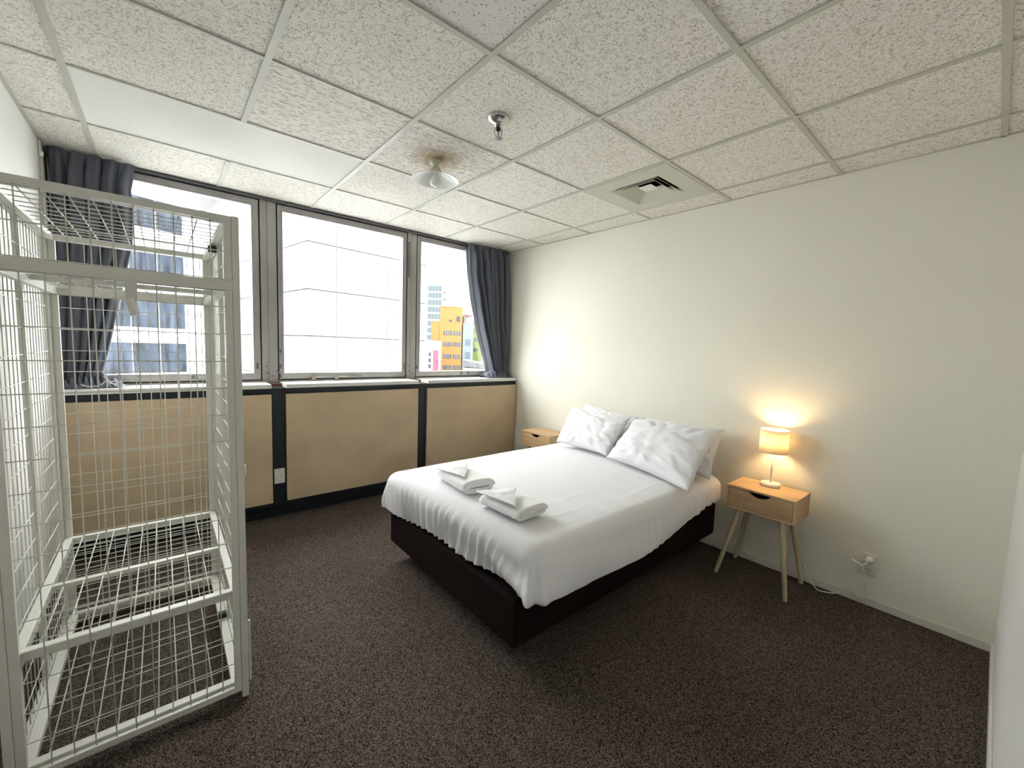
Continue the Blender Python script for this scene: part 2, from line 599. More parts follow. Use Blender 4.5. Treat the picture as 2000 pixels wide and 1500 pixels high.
def stay(parent, x, length, z=1.062):
    bm = bmesh.new()
    add_box(bm, x, x + length, 0.088, 0.100, z - 0.006, z + 0.008, 0.003)
    o = obj('window_stay', bm, 'aluminium', parent)
    for fx in (0.0, 0.45):
        bm = bmesh.new()
        add_box(bm, x + fx * length - 0.012, x + fx * length + 0.022, 0.080, 0.106, z - 0.022, z + 0.004, 0.004)
        obj('stay_bracket', bm, 'brass_worn', o)
    bm = bmesh.new()
    add_box(bm, x + length * 0.72, x + length, 0.084, 0.0885, z - 0.001, z + 0.004, 0.001)
    obj('stay_slot', bm, 'aluminium_dark', o)
stay(W2, -2.03, 0.40)
for r, x in ((W1, -2.82), (W3, -0.60)):
    bm = bmesh.new()
    add_box(bm, x, x + 0.115, 0.098, 0.108, 1.064, 1.084, 0.004)
    o = obj('latch_plate', bm, 'aluminium', r)
    for dx in (0.012, 0.100):
        bm = bmesh.new()
        tube(bm, [(x + dx, 0.092, 1.074), (x + dx, 0.100, 1.074)], 0.011, 12)
        obj('latch_knob', bm, 'aluminium_dark', o)
for r, x, zs in ((W1, -2.418, (1.16, 1.145)), (W2, -2.262, (1.15, 1.27)), (W2, -1.228, (1.13, 1.16)), (W3, -1.090, (1.14,))):
    for z in zs:
        bm = bmesh.new()
        add_box(bm, x - 0.006, x + 0.006, 0.103, 0.110, z - 0.016, z + 0.016, 0.002)
        obj('weep_slot', bm, 'aluminium_dark', r)
bm = bmesh.new()
pts = smooth_path([(-2.292, 0.096, 1.115), (-2.278, 0.090, 1.10), (-2.268, 0.092, 1.085), (-2.262, 0.094, 1.06)], 4)
tube(bm, pts, 0.006, 8)
obj('casement_catch', bm, 'aluminium_dark', W2)

# power socket on the navy upright
def outlet(name, loc, rz, label, w, h, double):
    r = thing(name, loc, label, 'power socket', None, rz)
    bm = bmesh.new()
    add_box(bm, -w / 2, w / 2, -0.010, 0.0, -h / 2, h / 2, 0.003)
    obj('face_plate', bm, 'plastic_white', r)
    cols = (-1, 1) if double else (0,)
    if double:
        bm = bmesh.new()
        add_box(bm, -0.030, -0.014, -0.0125, -0.0095, 0.020, 0.042, 0.002)
        obj('switch', bm, 'plastic_white', r)
        bm = bmesh.new()
        add_box(bm, -0.030, -0.014, -0.0125, -0.0095, -0.045, -0.022, 0.002)
        obj('switch', bm, 'plastic_white', r)
        spots = [(0.012, -0.030), (0.012, 0.030)]
    else:
        bm = bmesh.new()
        add_box(bm, -0.028, -0.010, -0.0125, -0.0095, -0.012, 0.010, 0.002)
        obj('switch', bm, 'plastic_white', r)
        for z in (0.043, -0.043):
            bm = bmesh.new()
            tube(bm, [(0.0, -0.0115, z), (0.0, -0.0095, z)], 0.0035, 10)
            obj('screw', bm, 'plastic_grey', r)
        spots = [(0.010, 0.0)]
    for sx, sz in spots:
        for dx, dz, ang in ((-0.007, 0.006, 0.5), (0.007, 0.006, -0.5), (0.0, -0.009, 0.0)):
            bm = bmesh.new()
            add_box(bm, -0.0011, 0.0011, -0.0112, -0.0094, -0.0042, 0.0042)
            o = obj('pin_slot', bm, 'slot_dark', r, loc=(sx + dx, 0, sz + dz))
            o.rotation_euler = (0, ang, 0)
    return r
outlet('power_outlet', (-2.3195, -0.0955, 0.335), 0.0, 'white upright power socket on the navy strip between tan panels', 0.070, 0.114, False)
outlet('power_outlet', (-0.0005, -3.151, 0.232), -PI / 2, 'cream double power socket low on the cream wall with lamp plug', 0.073, 0.118, True)

# ------------------------------------------------------------------ ceiling
ceil = struct_root('ceiling', 'suspended ceiling of textured square tiles', 'ceiling')
bm = bmesh.new()
add_box(bm, XL, XR, YN, YC, H + 0.10, H + 0.16)
obj('ceiling_slab', bm, 'plenum', ceil)
xs = [XR] + GX + [XL]
ys = [YC] + GY + [YN]
TC = {}
def tile(x0, x1, y0, y1, m):
    """x0<x1, y0<y1, tile between bar centre lines"""
    wx, wy = round(x1 - x0 - 0.006, 4), round(y1 - y0 - 0.006, 4)
    key = (wx, wy, m)
    if key not in TC:
        b_ = bmesh.new()
        add_box(b_, -wx / 2, wx / 2, -wy / 2, wy / 2, 0.004, 0.020)
        me = bpy.data.meshes.new('ceiling_tile')
        bmesh.ops.recalc_face_normals(b_, faces=b_.faces[:])
        b_.to_mesh(me)
        b_.free()
        me.materials.append(MATS[m])
        TC[key] = me
    tilt = (random.uniform(-1, 1) * 0.0012, random.uniform(-1, 1) * 0.0012, 0)
    o = link('ceiling_tile', TC[key], ceil, ((x0 + x1) / 2, (y0 + y1) / 2, H), tilt)
    return o
for i in range(len(xs) - 1):
    for j in range(len(ys) - 1):
        x1, x0 = xs[i], xs[i + 1]
        y1, y0 = ys[j], ys[j + 1]
        if i == 1 and j == 3:
            continue                                    # air diffuser
        if j == 1 and i in (4, 5):
            if i == 4:
                tile(xs[6], xs[4], y0, y1, 'tile_smooth')   # one long smooth tile
            continue
        m = 'tile_worm'
        if (i, j) == (4, 4): m = 'tile_pinhole'
        if (i, j) == (4, 2): m = 'tile_long'
        if (i, j) == (3, 2): m = 'tile_stained'
        tile(x0, x1, y0, y1, m)
def gbar(x0, x1, y0, y1):
    b_ = bmesh.new()
    add_box(b_, x0, x1, y0, y1, H - 0.002, H + 0.005)
    obj('grid_bar', b_, 'grid_metal', ceil)
for k, x in enumerate(GX):
    wd = 0.012 if k >= 1 else 0.009
    if k == 4:
        gbar(x - wd, x + wd, YN, GY[1] + 0.004)
        gbar(x - wd, x + wd, GY[0] + 0.006, YC)
    else:
        gbar(x - wd, x + wd, YN, YC)
for k, y in enumerate(GY):
    wd = 0.0055 if k in (0, 1, 2) else 0.011
    for x1, x0 in zip(xs, xs[1:]):
        gbar(x0 + 0.012, x1 - (0.012 if x1 < 0 else 0), y - wd, y + wd)
# wall angles
for a in ((XL, XR, YC - 0.010, YC + 0.004), (XL, XL + 0.014, YN, YC), (XR - 0.010, XR, YN, YC)):
    gbar(*a)

# air diffuser panel
vx, vy = (GX[0] + GX[1]) / 2, (GY[2] + GY[3]) / 2
vent = thing('air_diffuser', (vx, vy, H), 'square pale green-grey air vent panel set in the ceiling', 'air vent')
hx, hy, iw = 0.291, 0.289, 0.172
bm = bmesh.new()
for s in ((-hx, hx, iw, hy), (-hx, hx, -hy, -iw), (-hx, -iw, -iw, iw), (iw, hx, -iw, iw)):
    add_box(bm, s[0], s[1], s[2], s[3], -0.004, 0.006)
obj('vent_panel', bm, 'vent_paint', vent)
bm = bmesh.new()
add_box(bm, -iw - 0.004, iw + 0.004, -iw - 0.004, iw + 0.004, 0.090, 0.096)
for s in ((-iw - .004, iw + .004, iw, iw + .004), (-iw - .004, iw + .004, -iw - .004, -iw), (-iw - .004, -iw, -iw, iw), (iw, iw + .004, -iw, iw)):
    add_box(bm, s[0], s[1], s[2], s[3], 0.006, 0.090)
obj('duct_box', bm, 'vent_dark', vent)
def louver(r_out, r_in, z_out, z_in, th):
    b_ = bmesh.new()
    V = []
    for r_, z_ in ((r_out, z_out), (r_in, z_in), (r_in, z_in + th), (r_out, z_out + th)):
        V.append([b_.verts.new((sx * r_, sy * r_, z_)) for sx, sy in ((-1, -1), (1, -1), (1, 1), (-1, 1))])
    for a in range(4):
        for k in range(4):
            c, d = (a + 1) % 4, (k + 1) % 4
            b_.faces.new((V[a][k], V[a][d], V[c][d], V[c][k]))
    obj('louver', b_, 'vent_paint', vent)
louver(0.172, 0.138, -0.005, 0.020, 0.003)
louver(0.148, 0.104, -0.003, 0.030, 0.003)
louver(0.112, 0.064, 0.002, 0.038, 0.003)
bm = bmesh.new()
add_box(bm, -0.046, 0.046, -0.046, 0.046, 0.016, 0.020, 0.002)
obj('centre_plate', bm, 'trim_white', vent)

# sprinkler
sp = thing('fire_sprinkler', (-1.760, -1.945, H), 'chrome fire sprinkler head hanging from a ceiling tile', 'sprinkler')
bm = bmesh.new()
lathe(bm, [(0.052, 0.004), (0.053, -0.002), (0.045, -0.010), (0.026, -0.022), (0.017, -0.026), (0.015, -0.040), (0.0, -0.040)], 36)
obj('escutcheon', bm, 'chrome', sp, True)
bm = bmesh.new()
lathe(bm, [(0.0, -0.038), (0.010, -0.040), (0.011, -0.052), (0.0, -0.053)], 20)
obj('nozzle', bm, 'vent_dark', sp, True)
for s in (-1, 1):
    bm = bmesh.new()
    tube(bm, smooth_path([(s * 0.011, -s * 0.006, -0.040), (s * 0.015, -s * 0.009, -0.056), (s * 0.012, -s * 0.007, -0.074), (0, 0, -0.084)], 5), 0.0026, 8)
    obj('yoke_arm', bm, 'chrome', sp, True)
bm = bmesh.new()
tube(bm, [(0, 0, -0.052), (0, 0, -0.084)], 0.0022, 8)
obj('glass_bulb', bm, 'slot_dark', sp, True)
bm = bmesh.new()
n_ = 14
for k in range(n_):
    a = 2 * PI * k / n_
    c, s = math.cos(a), math.sin(a)
    t_ = 0.0035
    p = [(0.004 * c + t_ * -s, 0.004 * s + t_ * c), (0.019 * c + t_ * -s, 0.019 * s + t_ * c),
         (0.019 * c - t_ * -s, 0.019 * s - t_ * c), (0.004 * c - t_ * -s, 0.004 * s - t_ * c)]
    extrude_poly(bm, p, 'z', -0.0875 - 0.0001 * (k % 2), -0.0855)
obj('deflector', bm, 'chrome', sp)

# ceiling lamp
cl = thing('ceiling_lamp', (-1.745, -1.350, H), 'white enamel ceiling lamp with shallow shade and bare unlit bulb', 'ceiling lamp')
bm = bmesh.new()
lathe(bm, [(0.0, 0.004), (0.036, 0.004), (0.036, -0.008), (0.030, -0.016), (0.018, -0.022), (0.017, -0.034), (0.0, -0.034)], 32)
obj('ceiling_rose', bm, 'rose_cream', cl, True)
bm = bmesh.new()
lathe(bm, [(0.017, -0.028), (0.022, -0.036), (0.040, -0.062), (0.060, -0.076), (0.095, -0.090), (0.132, -0.104), (0.1335, -0.107),
           (0.130, -0.1065), (0.094, -0.094), (0.058, -0.080), (0.037, -0.066), (0.019, -0.040), (0.014, -0.031)], 48)
obj('lamp_shade', bm, 'enamel', cl, True)
bm = bmesh.new()
lathe(bm, [(0.0, -0.034), (0.019, -0.036), (0.019, -0.070), (0.014, -0.072), (0.0, -0.072)], 24)
obj('bulb_holder', bm, 'plastic_white', cl, True)
bm = bmesh.new()
lathe(bm, [(0.0, -0.068), (0.013, -0.070), (0.016, -0.082), (0.026, -0.096), (0.031, -0.112), (0.028, -0.128), (0.016, -0.139), (0.0, -0.142)], 28)
obj('light_bulb', bm, 'bulb_glass', cl, True)

# ================================================================== CURTAINS
def curtain(name, label, left_tab, right_tab, folds, ph, y_base, amp, free_side):
    """tables give X of the left and right edge by z"""
    r = thing(name, (lerp(left_tab[0][1], right_tab[0][1], .5), y_base, 1.032), label, 'curtain')
    ztop, zbot = 2.395, 1.055
    NU, NV = 150, 70
    bm = bmesh.new()
    grid = []
    for v in range(NV + 1):
        tv = v / NV
        z = lerp(ztop, zbot, tv)
        xl, xr = interp(left_tab, z), interp(right_tab, z)
        wdt = xr - xl
        row = []
        for u in range(NU + 1):
            tu = u / NU
            tw = tu + 0.035 * nz3(tu * 5 + ph, tv * 1.3, ph) * (0.3 + tv)
            g = math.sin(2 * PI * folds * tw + ph)
            g2 = math.sin(2 * PI * folds * 2.3 * tw + 1.7 * ph + 2.0 * tv)
            pinch = sstep(0.0, 0.10, tv)
            a = amp * (0.35 + 0.65 * pinch) * (0.75 + 0.5 * nz3(tu * 6, tv * 2, ph + 3))
            y = y_base + a * g * 0.8 + a * 0.35 * g2 + 0.008 * nz3(tu * 14, tv * 9, ph)
            x = xl + wdt * tu + 0.010 * math.cos(2 * PI * folds * tw + ph) * pinch
            row.append(bm.verts.new((x - r.location.x, min(y, 0.096) - r.location.y, z - r.location.z)))
        grid.append(row)
    for v in range(NV):
        for u in range(NU):
            bm.faces.new((grid[v][u], grid[v][u + 1], grid[v + 1][u + 1], grid[v + 1][u]))
    o = obj('curtain_cloth', bm, 'curtain_fabric', r, True)
    md = o.modifiers.new('thickness', 'SOLIDIFY')
    md.thickness = 0.0025
    # lining, a touch wider on the free side
    bm = bmesh.new()
    rows = []
    for v in range(NV + 1):
        tv = v / NV
        z = lerp(ztop - 0.05, zbot + 0.004, tv)
        xl, xr = interp(left_tab, z), interp(right_tab, z)
        e = 0.012 + 0.016 * abs(nz3(tv * 4, ph, 0.3))
        if free_side < 0: xl -= e * sstep(0.05, 0.4, tv)
        else: xr += e * 0.25 * sstep(0.05, 0.4, tv)
        row = []
        for u in range(31):
            tu = u / 30
            y = y_base + amp + 0.012 + 0.006 * math.sin(2 * PI * folds * 0.5 * tu + ph)
            row.append(bm.verts.new((lerp(xl, xr, tu) - r.location.x, min(y, 0.0975) - r.location.y, z - r.location.z)))
        rows.append(row)
    for v in range(NV):
        for u in range(30):
            bm.faces.new((rows[v][u], rows[v][u + 1], rows[v + 1][u + 1], rows[v + 1][u]))
    o = obj('lining', bm, 'curtain_lining', r, True)
    md = o.modifiers.new('thickness', 'SOLIDIFY')
    md.thickness = 0.0015
    # the cloth lying bunched on the sill
    zb = zbot + 0.03
    xl, xr = interp(left_tab, zb), interp(right_tab, zb)
    bm = bmesh.new()
    NU2, NV2 = 110, 22
    g2 = []
    ex = 0.10
    for v in range(NV2 + 1):
        tv = v / NV2
        row = []
        for u in range(NU2 + 1):
            tu = u / NU2
            xx = lerp(xl - (ex if free_side < 0 else 0.0), xr + (ex if free_side > 0 else 0.0), tu)
            env = math.sin(PI * tv) ** 0.7 * (math.sin(PI * min(1, max(0, tu * 0.96 + 0.02))) ** 0.35)
            f = abs(math.sin(9.5 * tu * PI + ph + 3.0 * nz3(tu * 3, tv * 2, ph)))
            zz = 1.033 + env * (0.020 + 0.055 * f + 0.024 * nz3(tu * 11, tv * 4, ph))
            yy = lerp(0.085, -0.085, tv) + 0.014 * nz3(tu * 8, tv * 3, ph + 9) * math.sin(PI * tv)
            row.append(bm.verts.new((xx - r.location.x, yy - r.location.y, max(zz, 1.032) - r.location.z)))
        g2.append(row)
    for v in range(NV2):
        for u in range(NU2):
            bm.faces.new((g2[v][u], g2[v][u + 1], g2[v + 1][u + 1], g2[v + 1][u]))
    o = obj('bunched_hem', bm, 'curtain_fabric', r, True)
    md = o.modifiers.new('thickness', 'SOLIDIFY')
    md.thickness = 0.0025
    return r

cL = curtain('window_curtain', 'dark grey curtain swept aside at the left window behind the cage',
        [(1.0, -3.43), (2.40, -3.435)],
        [(1.03, -3.270), (1.11, -3.262), (1.24, -3.230), (1.46, -3.186), (1.65, -3.148), (1.9, -3.096), (2.09, -3.085), (2.24, -3.092), (2.40, -3.062)],
        5.0, 0.6, 0.026, 0.055, 1)
cR = curtain('window_curtain', 'blue-grey curtain gathered in the corner of the right window',
        [(1.03, -0.275), (1.10, -0.262), (1.29, -0.322), (1.55, -0.410), (1.86, -0.487), (2.11, -0.545), (2.30, -0.568), (2.40, -0.585)],
        [(1.03, -0.035), (1.20, -0.016), (2.0, -0.018), (2.40, -0.045)],
        6.0, 2.1, 0.024, 0.058, -1)
# pale tie cord loops lying on the left sill
bm = bmesh.new()
tube(bm, smooth_path([(-3.335, -0.085, 1.058), (-3.30, -0.10, 1.045), (-3.255, -0.095, 1.050), (-3.225, -0.100, 1.078), (-3.20, -0.105, 1.060),
                      (-3.165, -0.11, 1.036), (-3.125, -0.10, 1.036), (-3.17, -0.095, 1.052), (-3.215, -0.09, 1.062), (-3.18, -0.08, 1.072), (-3.14, -0.085, 1.038)], 8), 0.0028, 8)
tag(obj('tie_cord', bm, 'curtain_lining', None, True), 'pale curtain tie cord looped on the sill behind the cage', 'cord')
# curtain rail and draw wand
bm = bmesh.new()
add_box(bm, XL + 0.002, XR - 0.002, 0.082, 0.100, 2.383, 2.3985, 0.002)
tag(obj('curtain_track', bm, 'aluminium_dark'), 'thin dark curtain track along the top of the windows', 'curtain track')
wand = thing('curtain_wand', (-3.4395, -0.045, 2.32), 'thin white draw wand hanging beside the left curtain', 'curtain wand')
bm = bmesh.new()
tube(bm, [(0, 0, 0.0), (0.003, 0, -0.75)], 0.0045, 8)
obj('rod', bm, 'plastic_white', wand, True)
bm = bmesh.new()
add_box(bm, -0.006, 0.010, -0.006, 0.006, -0.01, 0.014, 0.002)
add_box(bm, -0.006, 0.0, -0.004, 0.012, 0.010, 0.070)
obj('hook', bm, 'plastic_white', wand)

# ================================================================== BED
BX0, BX1, BY0, BY1 = -1.890, -0.030, -2.330, -1.115
bed = thing('bed', ((BX0 + BX1) / 2, (BY0 + BY1) / 2, 0), 'double bed with dark brown upholstered base against the cream wall', 'bed')
ox, oy = bed.location.x, bed.location.y
bm = bmesh.new()
add_box(bm, BX0 - ox, BX1 - ox, BY0 - oy, BY1 - oy, 0.107, 0.320, 0.010)
obj('bed_base', bm, 'base_brown', bed)
bm = bmesh.new()
for s in (BY0 - 0.0015, BY1 - 0.0015):
    add_box(bm, BX0 - ox + 0.012, BX1 - ox - 0.012, s - oy, s - oy + 0.003, 0.292, 0.298)
add_box(bm, BX0 - ox - 0.0015, BX0 - ox + 0.0015, BY0 - oy + 0.012, BY1 - oy - 0.012, 0.292, 0.298)
obj('base_piping', bm, 'base_brown', bed)
for sx in (-1, 0, 1):
    for sy in (-1, 1):
        bm = bmesh.new()
        lathe(bm, [(0.0, 0.0), (0.024, 0.0), (0.028, 0.012), (0.028, 0.10), (0.034, 0.107), (0.0, 0.108)], 20)
        obj('foot', bm, 'castor_black', bed, True, loc=(sx * 0.68, sy * 0.42, 0))
bm = bmesh.new()
add_box(bm, BX0 - ox + 0.072, BX1 - ox, BY0 - oy + 0.006, BY1 - oy - 0.012, 0.322, 0.532, 0.045)
mt = obj('mattress', bm, 'sheet_cotton', bed, True)
# fitted sheet puckers near the pillow end
bm = bmesh.new()
for k in range(6):
    xk = -0.30 + k * 0.042
    tube(bm, smooth_path([(xk - ox, BY0 - oy + 0.010, 0.508), (xk + 0.006 - ox, BY0 - oy + 0.002, 0.46), (xk - 0.006 - ox, BY0 - oy + 0.003, 0.40), (xk + 0.004 - ox, BY0 - oy + 0.004, 0.345)], 5), 0.006, 8)
obj('sheet_pleat', bm, 'sheet_cotton', mt, True)

# ------------------------------------------------------------------ duvet
def duvet():
    zt = 0.553
    r = 0.070
    fx = BX0 + 0.052            # where the top starts to round over, foot
    ny = BY0 + 0.012            # near side
    fy = BY1 - 0.030            # far side
    xh = -0.150                 # head end of the cover
    NX, NYs = 230, 250
    # arc coordinates
    def hem_foot(y):
        t = (y - ny) / (fy - ny)
        return 0.258 - 0.022 * (1 - t) ** 2 + 0.010 * math.sin(7 * t + 1) + 0.012 * nz3(t * 5, 0, 4) + 0.030 * sstep(0.75, 1.0, t) * 0.2
    def hem_near(x):
        t = (x - fx) / (xh - fx)
        return 0.246 + 0.016 * sstep(0.0, 0.3, t) + 0.012 * math.sin(5.0 * t) - 0.055 * sstep(0.55, 1.0, t) + 0.010 * nz3(t * 6, 2, 1)
    def hem_far(x):
        return 0.24 + 0.01 * nz3(x * 3, 5, 5)
    bm = bmesh.new()
    grid = []
    for i in range(NX + 1):
        ti = i / NX
        row = []
        for j in range(NYs + 1):
            tj = j / NYs
            # nonuniform parameter: 22% foot drop, rest top
            tn = 1 - min(1, max(0, (tj - 0.20) / 0.60))
            fxx = fx + 0.048 * tn ** 1.5
            if ti < 0.24:
                q = 1 - ti / 0.24
                qx, x_in = q, fxx
            else:
                qx, x_in = 0.0, lerp(fxx, xh, (ti - 0.24) / 0.76)
            if tj < 0.20:
                qy, y_in, sy = 1 - tj / 0.20, ny, -1
            elif tj > 0.80:
                qy, y_in, sy = (tj - 0.80) / 0.20, fy, 1
            else:
                qy, y_in, sy = 0.0, lerp(ny, fy, (tj - 0.20) / 0.60), 0
            L = max(qx, qy)
            if L > 0:
                th = math.atan2(qy, qx)
                hy_ = hem_near(x_in) if sy <= 0 else hem_far(x_in)
                hl = lerp(hem_foot(y_in), hy_, (th / (PI / 2)) ** 1.0)
                if sy != 0:
                    hl += 0.004 * math.sin(2 * th) ** 2
                s = L * hl
                if s < r * PI / 2:
                    out, drop = r * math.sin(s / r), r * (1 - math.cos(s / r))
                else:
                    out, drop = r, r + s - r * PI / 2
                fl = sstep(0.3, 1.0, L)
                dirx, diry = -math.cos(th), sy * math.sin(th)
                bulge = 0.012 * math.sin(PI * min(1, L))
                # pleats on the foot end
                wr = 0.0
                if qx > 0:
                    wgt = math.cos(th) if sy != 0 else 1.0
                    yy = y_in + (0.05 * qy * sy)
                    slant = yy + 0.16 * (L - 0.5) * (yy + 1.55)
                    am = 0.35 + 0.65 * sstep(-2.35, -2.0, yy) * (1 - sstep(-1.35, -1.15, yy))
                    k1 = math.sin(2 * PI * slant / 0.058 + 3.2 * nz3(slant * 5, L * 0.8, 1.0))
                    k2 = math.sin(2 * PI * slant / 0.027 + 4.0 * nz3(slant * 9, L * 1.2, 6.0))
                    msk = 0.35 + 0.9 * max(0, nz3(slant * 7, 3.3, 0.2) + 0.35)
                    wr += wgt * sstep(0.12, 0.75, L) * am * msk * (0.0115 * (1 - 2 * abs(math.sin(PI * slant / 0.062 + 1.8 * nz3(slant * 5, L * 0.8, 1.0)))) + 0.0045 * k2)
                    wr += wgt * fl * 0.012 * nz3(slant * 4, L * 2, 8)
                    # big soft folds pulled towards the near corner
                    cdist = (yy - ny)
                    wr += wgt * fl * 0.020 * math.exp(-(cdist / 0.22) ** 2) * math.sin(13 * cdist + 9 * L)
                if qy > 0:
                    wgt = math.sin(th)
                    xx = x_in
                    wr += wgt * fl * (0.014 * nz3(xx * 2.6, L * 1.2, 2.0) + 0.006 * nz3(xx * 9, L * 2.5, 5.0))
                    # a few vertical creases toward the head
                    hd = sstep(-0.75, -0.3, xx)
                    wr += wgt * fl * 0.006 * (0.05 + 0.8 * hd + 0.6 * math.exp(-((xx + 0.95) / 0.12) ** 2)) * math.sin(2 * PI * (xx + 0.06 * L) / 0.085 + 4 * nz3(xx * 5, 0, 2))
                if qx > 0 and qy > 0 and sy < 0:
                    # envelope fold at the near foot corner
                    f = math.sin(2 * th) ** 2
                    wr += fl * f * (0.020 * math.sin(10 * th + 1.2) + 0.012)
                if qx > 0 and qy > 0 and sy > 0:
                    f = math.sin(2 * th) ** 2
                    wr += fl * f * (0.026 + 0.014 * math.sin(14 * th))
                flare = 0.050 * sstep(0.25, 1.0, L) * (1 - 0.75 * sstep(-1.2, -0.3, x_in)) if sy < 0 else 0.010 * L
                tot = out + bulge + wr + flare * (math.sin(th) if sy != 0 else 0)
                x = x_in + dirx * tot
                y = y_in + diry * tot
                z = zt - drop + 0.35 * wr * (1 - fl)
            else:
                x, y, z = x_in, y_in, zt
            # top: soft loft and long creases
            topw = (1 - sstep(0.0, 0.5, L))
            cen = 0.012 * math.sin(PI * min(1, max(0, (y - ny) / (fy - ny)))) ** 0.5
            z += topw * (cen + 0.0050 * nz3(x * 2.2, y * 2.2, 0.5) + 0.0022 * nz3(x * 9, y * 4, 2.5))
            for (cx0, cy0, cx1, cy1, hgt, wd) in ((-1.55, -2.10, -0.85, -2.05, .0028, .010), (-1.80, -1.30, -1.60, -1.34, .003, .012),
                                                 (-0.95, -1.50, -0.60, -2.2, .002, .015), (-1.75, -2.20, -1.2, -2.22, .0024, .012),
                                                 (-1.2, -2.27, -.5, -2.22, .003, .012)):
                dx_, dy_ = cx1 - cx0, cy1 - cy0
                tt = max(0, min(1, ((x - cx0) * dx_ + (y - cy0) * dy_) / (dx_ * dx_ + dy_ * dy_)))
                dd = math.hypot(x - cx0 - tt * dx_, y - cy0 - tt * dy_)
                z += topw * hgt * math.exp(-(dd / wd) ** 2) * math.sin(PI * min(1, max(0.02, tt)))
            row.append(bm.verts.new((x, y, z)))
        grid.append(row)
    for i in range(NX):
        for j in range(NYs):
            bm.faces.new((grid[i][j], grid[i + 1][j], grid[i + 1][j + 1], grid[i][j + 1]))
    o = obj('duvet', bm, 'cotton', None, True)
    md = o.modifiers.new('thickness', 'SOLIDIFY')
    md.thickness = 0.010
    md.offset = 1.0 if False else -1.0
    tag(o, 'white cotton duvet draped over the bed with creased foot end', 'duvet')
    return o
duvet()

# ------------------------------------------------------------------ pillows
def pillow(label, BL, BR, TR, TL, T, seed, ears=0.10, wr=1.0):
    c = (Vector(BL) + Vector(BR) + Vector(TR) + Vector(TL)) / 4
    r = thing('pillow', c, label, 'pillow', 'pillows on the bed')
    P = [Vector(p) - c for p in (BL, BR, TR, TL)]
    n = ((P[1] - P[0]).cross(P[3] - P[0]) + (P[2] - P[1]).cross(P[3] - P[2])).normalized()
    if n.x > 0: n = -n                       # front looks to the foot end
    N = 64
    bm = bmesh.new()
    front, back = [], []
    for i in range(N + 1):
        u = -1 + 2 * i / N
        ra, rb = [], []
        for j in range(N + 1):
            v = -1 + 2 * j / N
            s, t = (u + 1) / 2, (v + 1) / 2
            # sides drawn in a little, corners stay out
            pin = 1 - ears * (1 - v * v) * abs(u) ** 3 * 0.5
            pin2 = 1 - ears * (1 - u * u) * abs(v) ** 3
            s2, t2 = 0.5 + (s - 0.5) * pin, 0.5 + (t - 0.5) * pin2
            p = P[0] * (1 - s2) * (1 - t2) + P[1] * s2 * (1 - t2) + P[2] * s2 * t2 + P[3] * (1 - s2) * t2
            e = max(0.0, (1 - u ** 4)) * max(0.0, (1 - v ** 4))
            th = T * (max(0, (1 - u * u)) ** 0.42) * (max(0, (1 - v * v)) ** 0.42)
            edge = 1 - min(1 - abs(u), 1 - abs(v))
            w_ = 0.010 * nz3(u * 2.2 + seed, v * 2.2, seed) + 0.006 * nz3(u * 5 + seed, v * 3.4, seed + 4)
            # radial puckers running in from the corners and edges
            ang = math.atan2(v, u)
            rad = math.hypot(u, v)
            w_ += 0.0075 * math.sin(ang * 15 + 3 * nz3(u * 2, v * 2, seed + 7)) * sstep(0.45, 1.1, rad) * sstep(1.0, 0.9, max(abs(u), abs(v)) * 0.999)
            w_ += 0.006 * math.sin(9 * (v + 0.35 * u) + 5 * nz3(u * 1.5, v * 1.5, seed + 2)) * max(0, nz3(u * 1.7, v * 1.7, seed + 11) + 0.2)
            fo = nz3(u * 0.9 + 3, v * 3.2 + 1.1 * u, seed + 21)
            w_ += 0.0055 * (1 - abs(fo) * 3.2 if abs(fo) < 0.31 else 0) ** 2 * sstep(0.0, 0.7, rad)
            fo = nz3(u * 1.6 + v * 1.6, v * 1.3 - u * 0.7, seed + 31)
            w_ += 0.004 * (1 - abs(fo) * 5 if abs(fo) < 0.2 else 0)
            w_ *= wr * (0.25 + 0.75 * e)
            wav = n * (0.008 * math.sin(7 * s + seed) + 0.010 * nz3(u * 3, v * 3, seed + 5)) * (edge ** 6)
            a = bm.verts.new(p + n * (th + w_ + 0.003) + wav)
            if i in (0, N) or j in (0, N):
                b = a
            else:
                b = bm.verts.new(p - n * (th * 0.85 + 0.4 * w_ + 0.003) + wav)
            ra.append(a)
            rb.append(b)
        front.append(ra)
        back.append(rb)
    for i in range(N):
        for j in range(N):
            bm.faces.new((front[i][j], front[i + 1][j], front[i + 1][j + 1], front[i][j + 1]))
            q = (back[i][j], back[i][j + 1], back[i + 1][j + 1], back[i + 1][j])
            if len(set(q)) == 4:
                try: bm.faces.new(q)
                except ValueError: pass
    obj('pillowcase', bm, 'cotton', r, True)
    # stitched hem of the case around the edge
    bm = bmesh.new()
    loop = []
    K = 40
    for k in range(4):
        a, b = P[k], P[(k + 1) % 4]
        for q in range(K):
            tt = q / K
            p = a.lerp(b, tt)
            s = -1 + 2 * tt
            pl = 1 - ears * (1 - s * s) * (0.5 if k in (1, 3) else 1.0)
            ctr = Vector((0, 0, 0))
            mid = (a + b) / 2
            p = p - mid * (1 - pl)
            loop.append(p + n * 0.003)
    loop.append(loop[0])
    tube(bm, loop, 0.0022, 6)
    obj('seam', bm, 'cotton', r, True)
    return r
pillow('white pillow at the back on the window side, mostly hidden behind another',
       (-0.275, -1.200, 0.600), (-0.275, -1.800, 0.600), (-0.085, -1.700, 0.838), (-0.085, -1.170, 0.885), 0.055, 1.3)
pillow('white pillow at the back beside the lamp, its side lit orange',
       (-0.330, -1.790, 0.600), (-0.345, -2.410, 0.570), (-0.115, -2.380, 0.868), (-0.085, -1.760, 0.850), 0.055, 4.6, 0.10, 1.6)
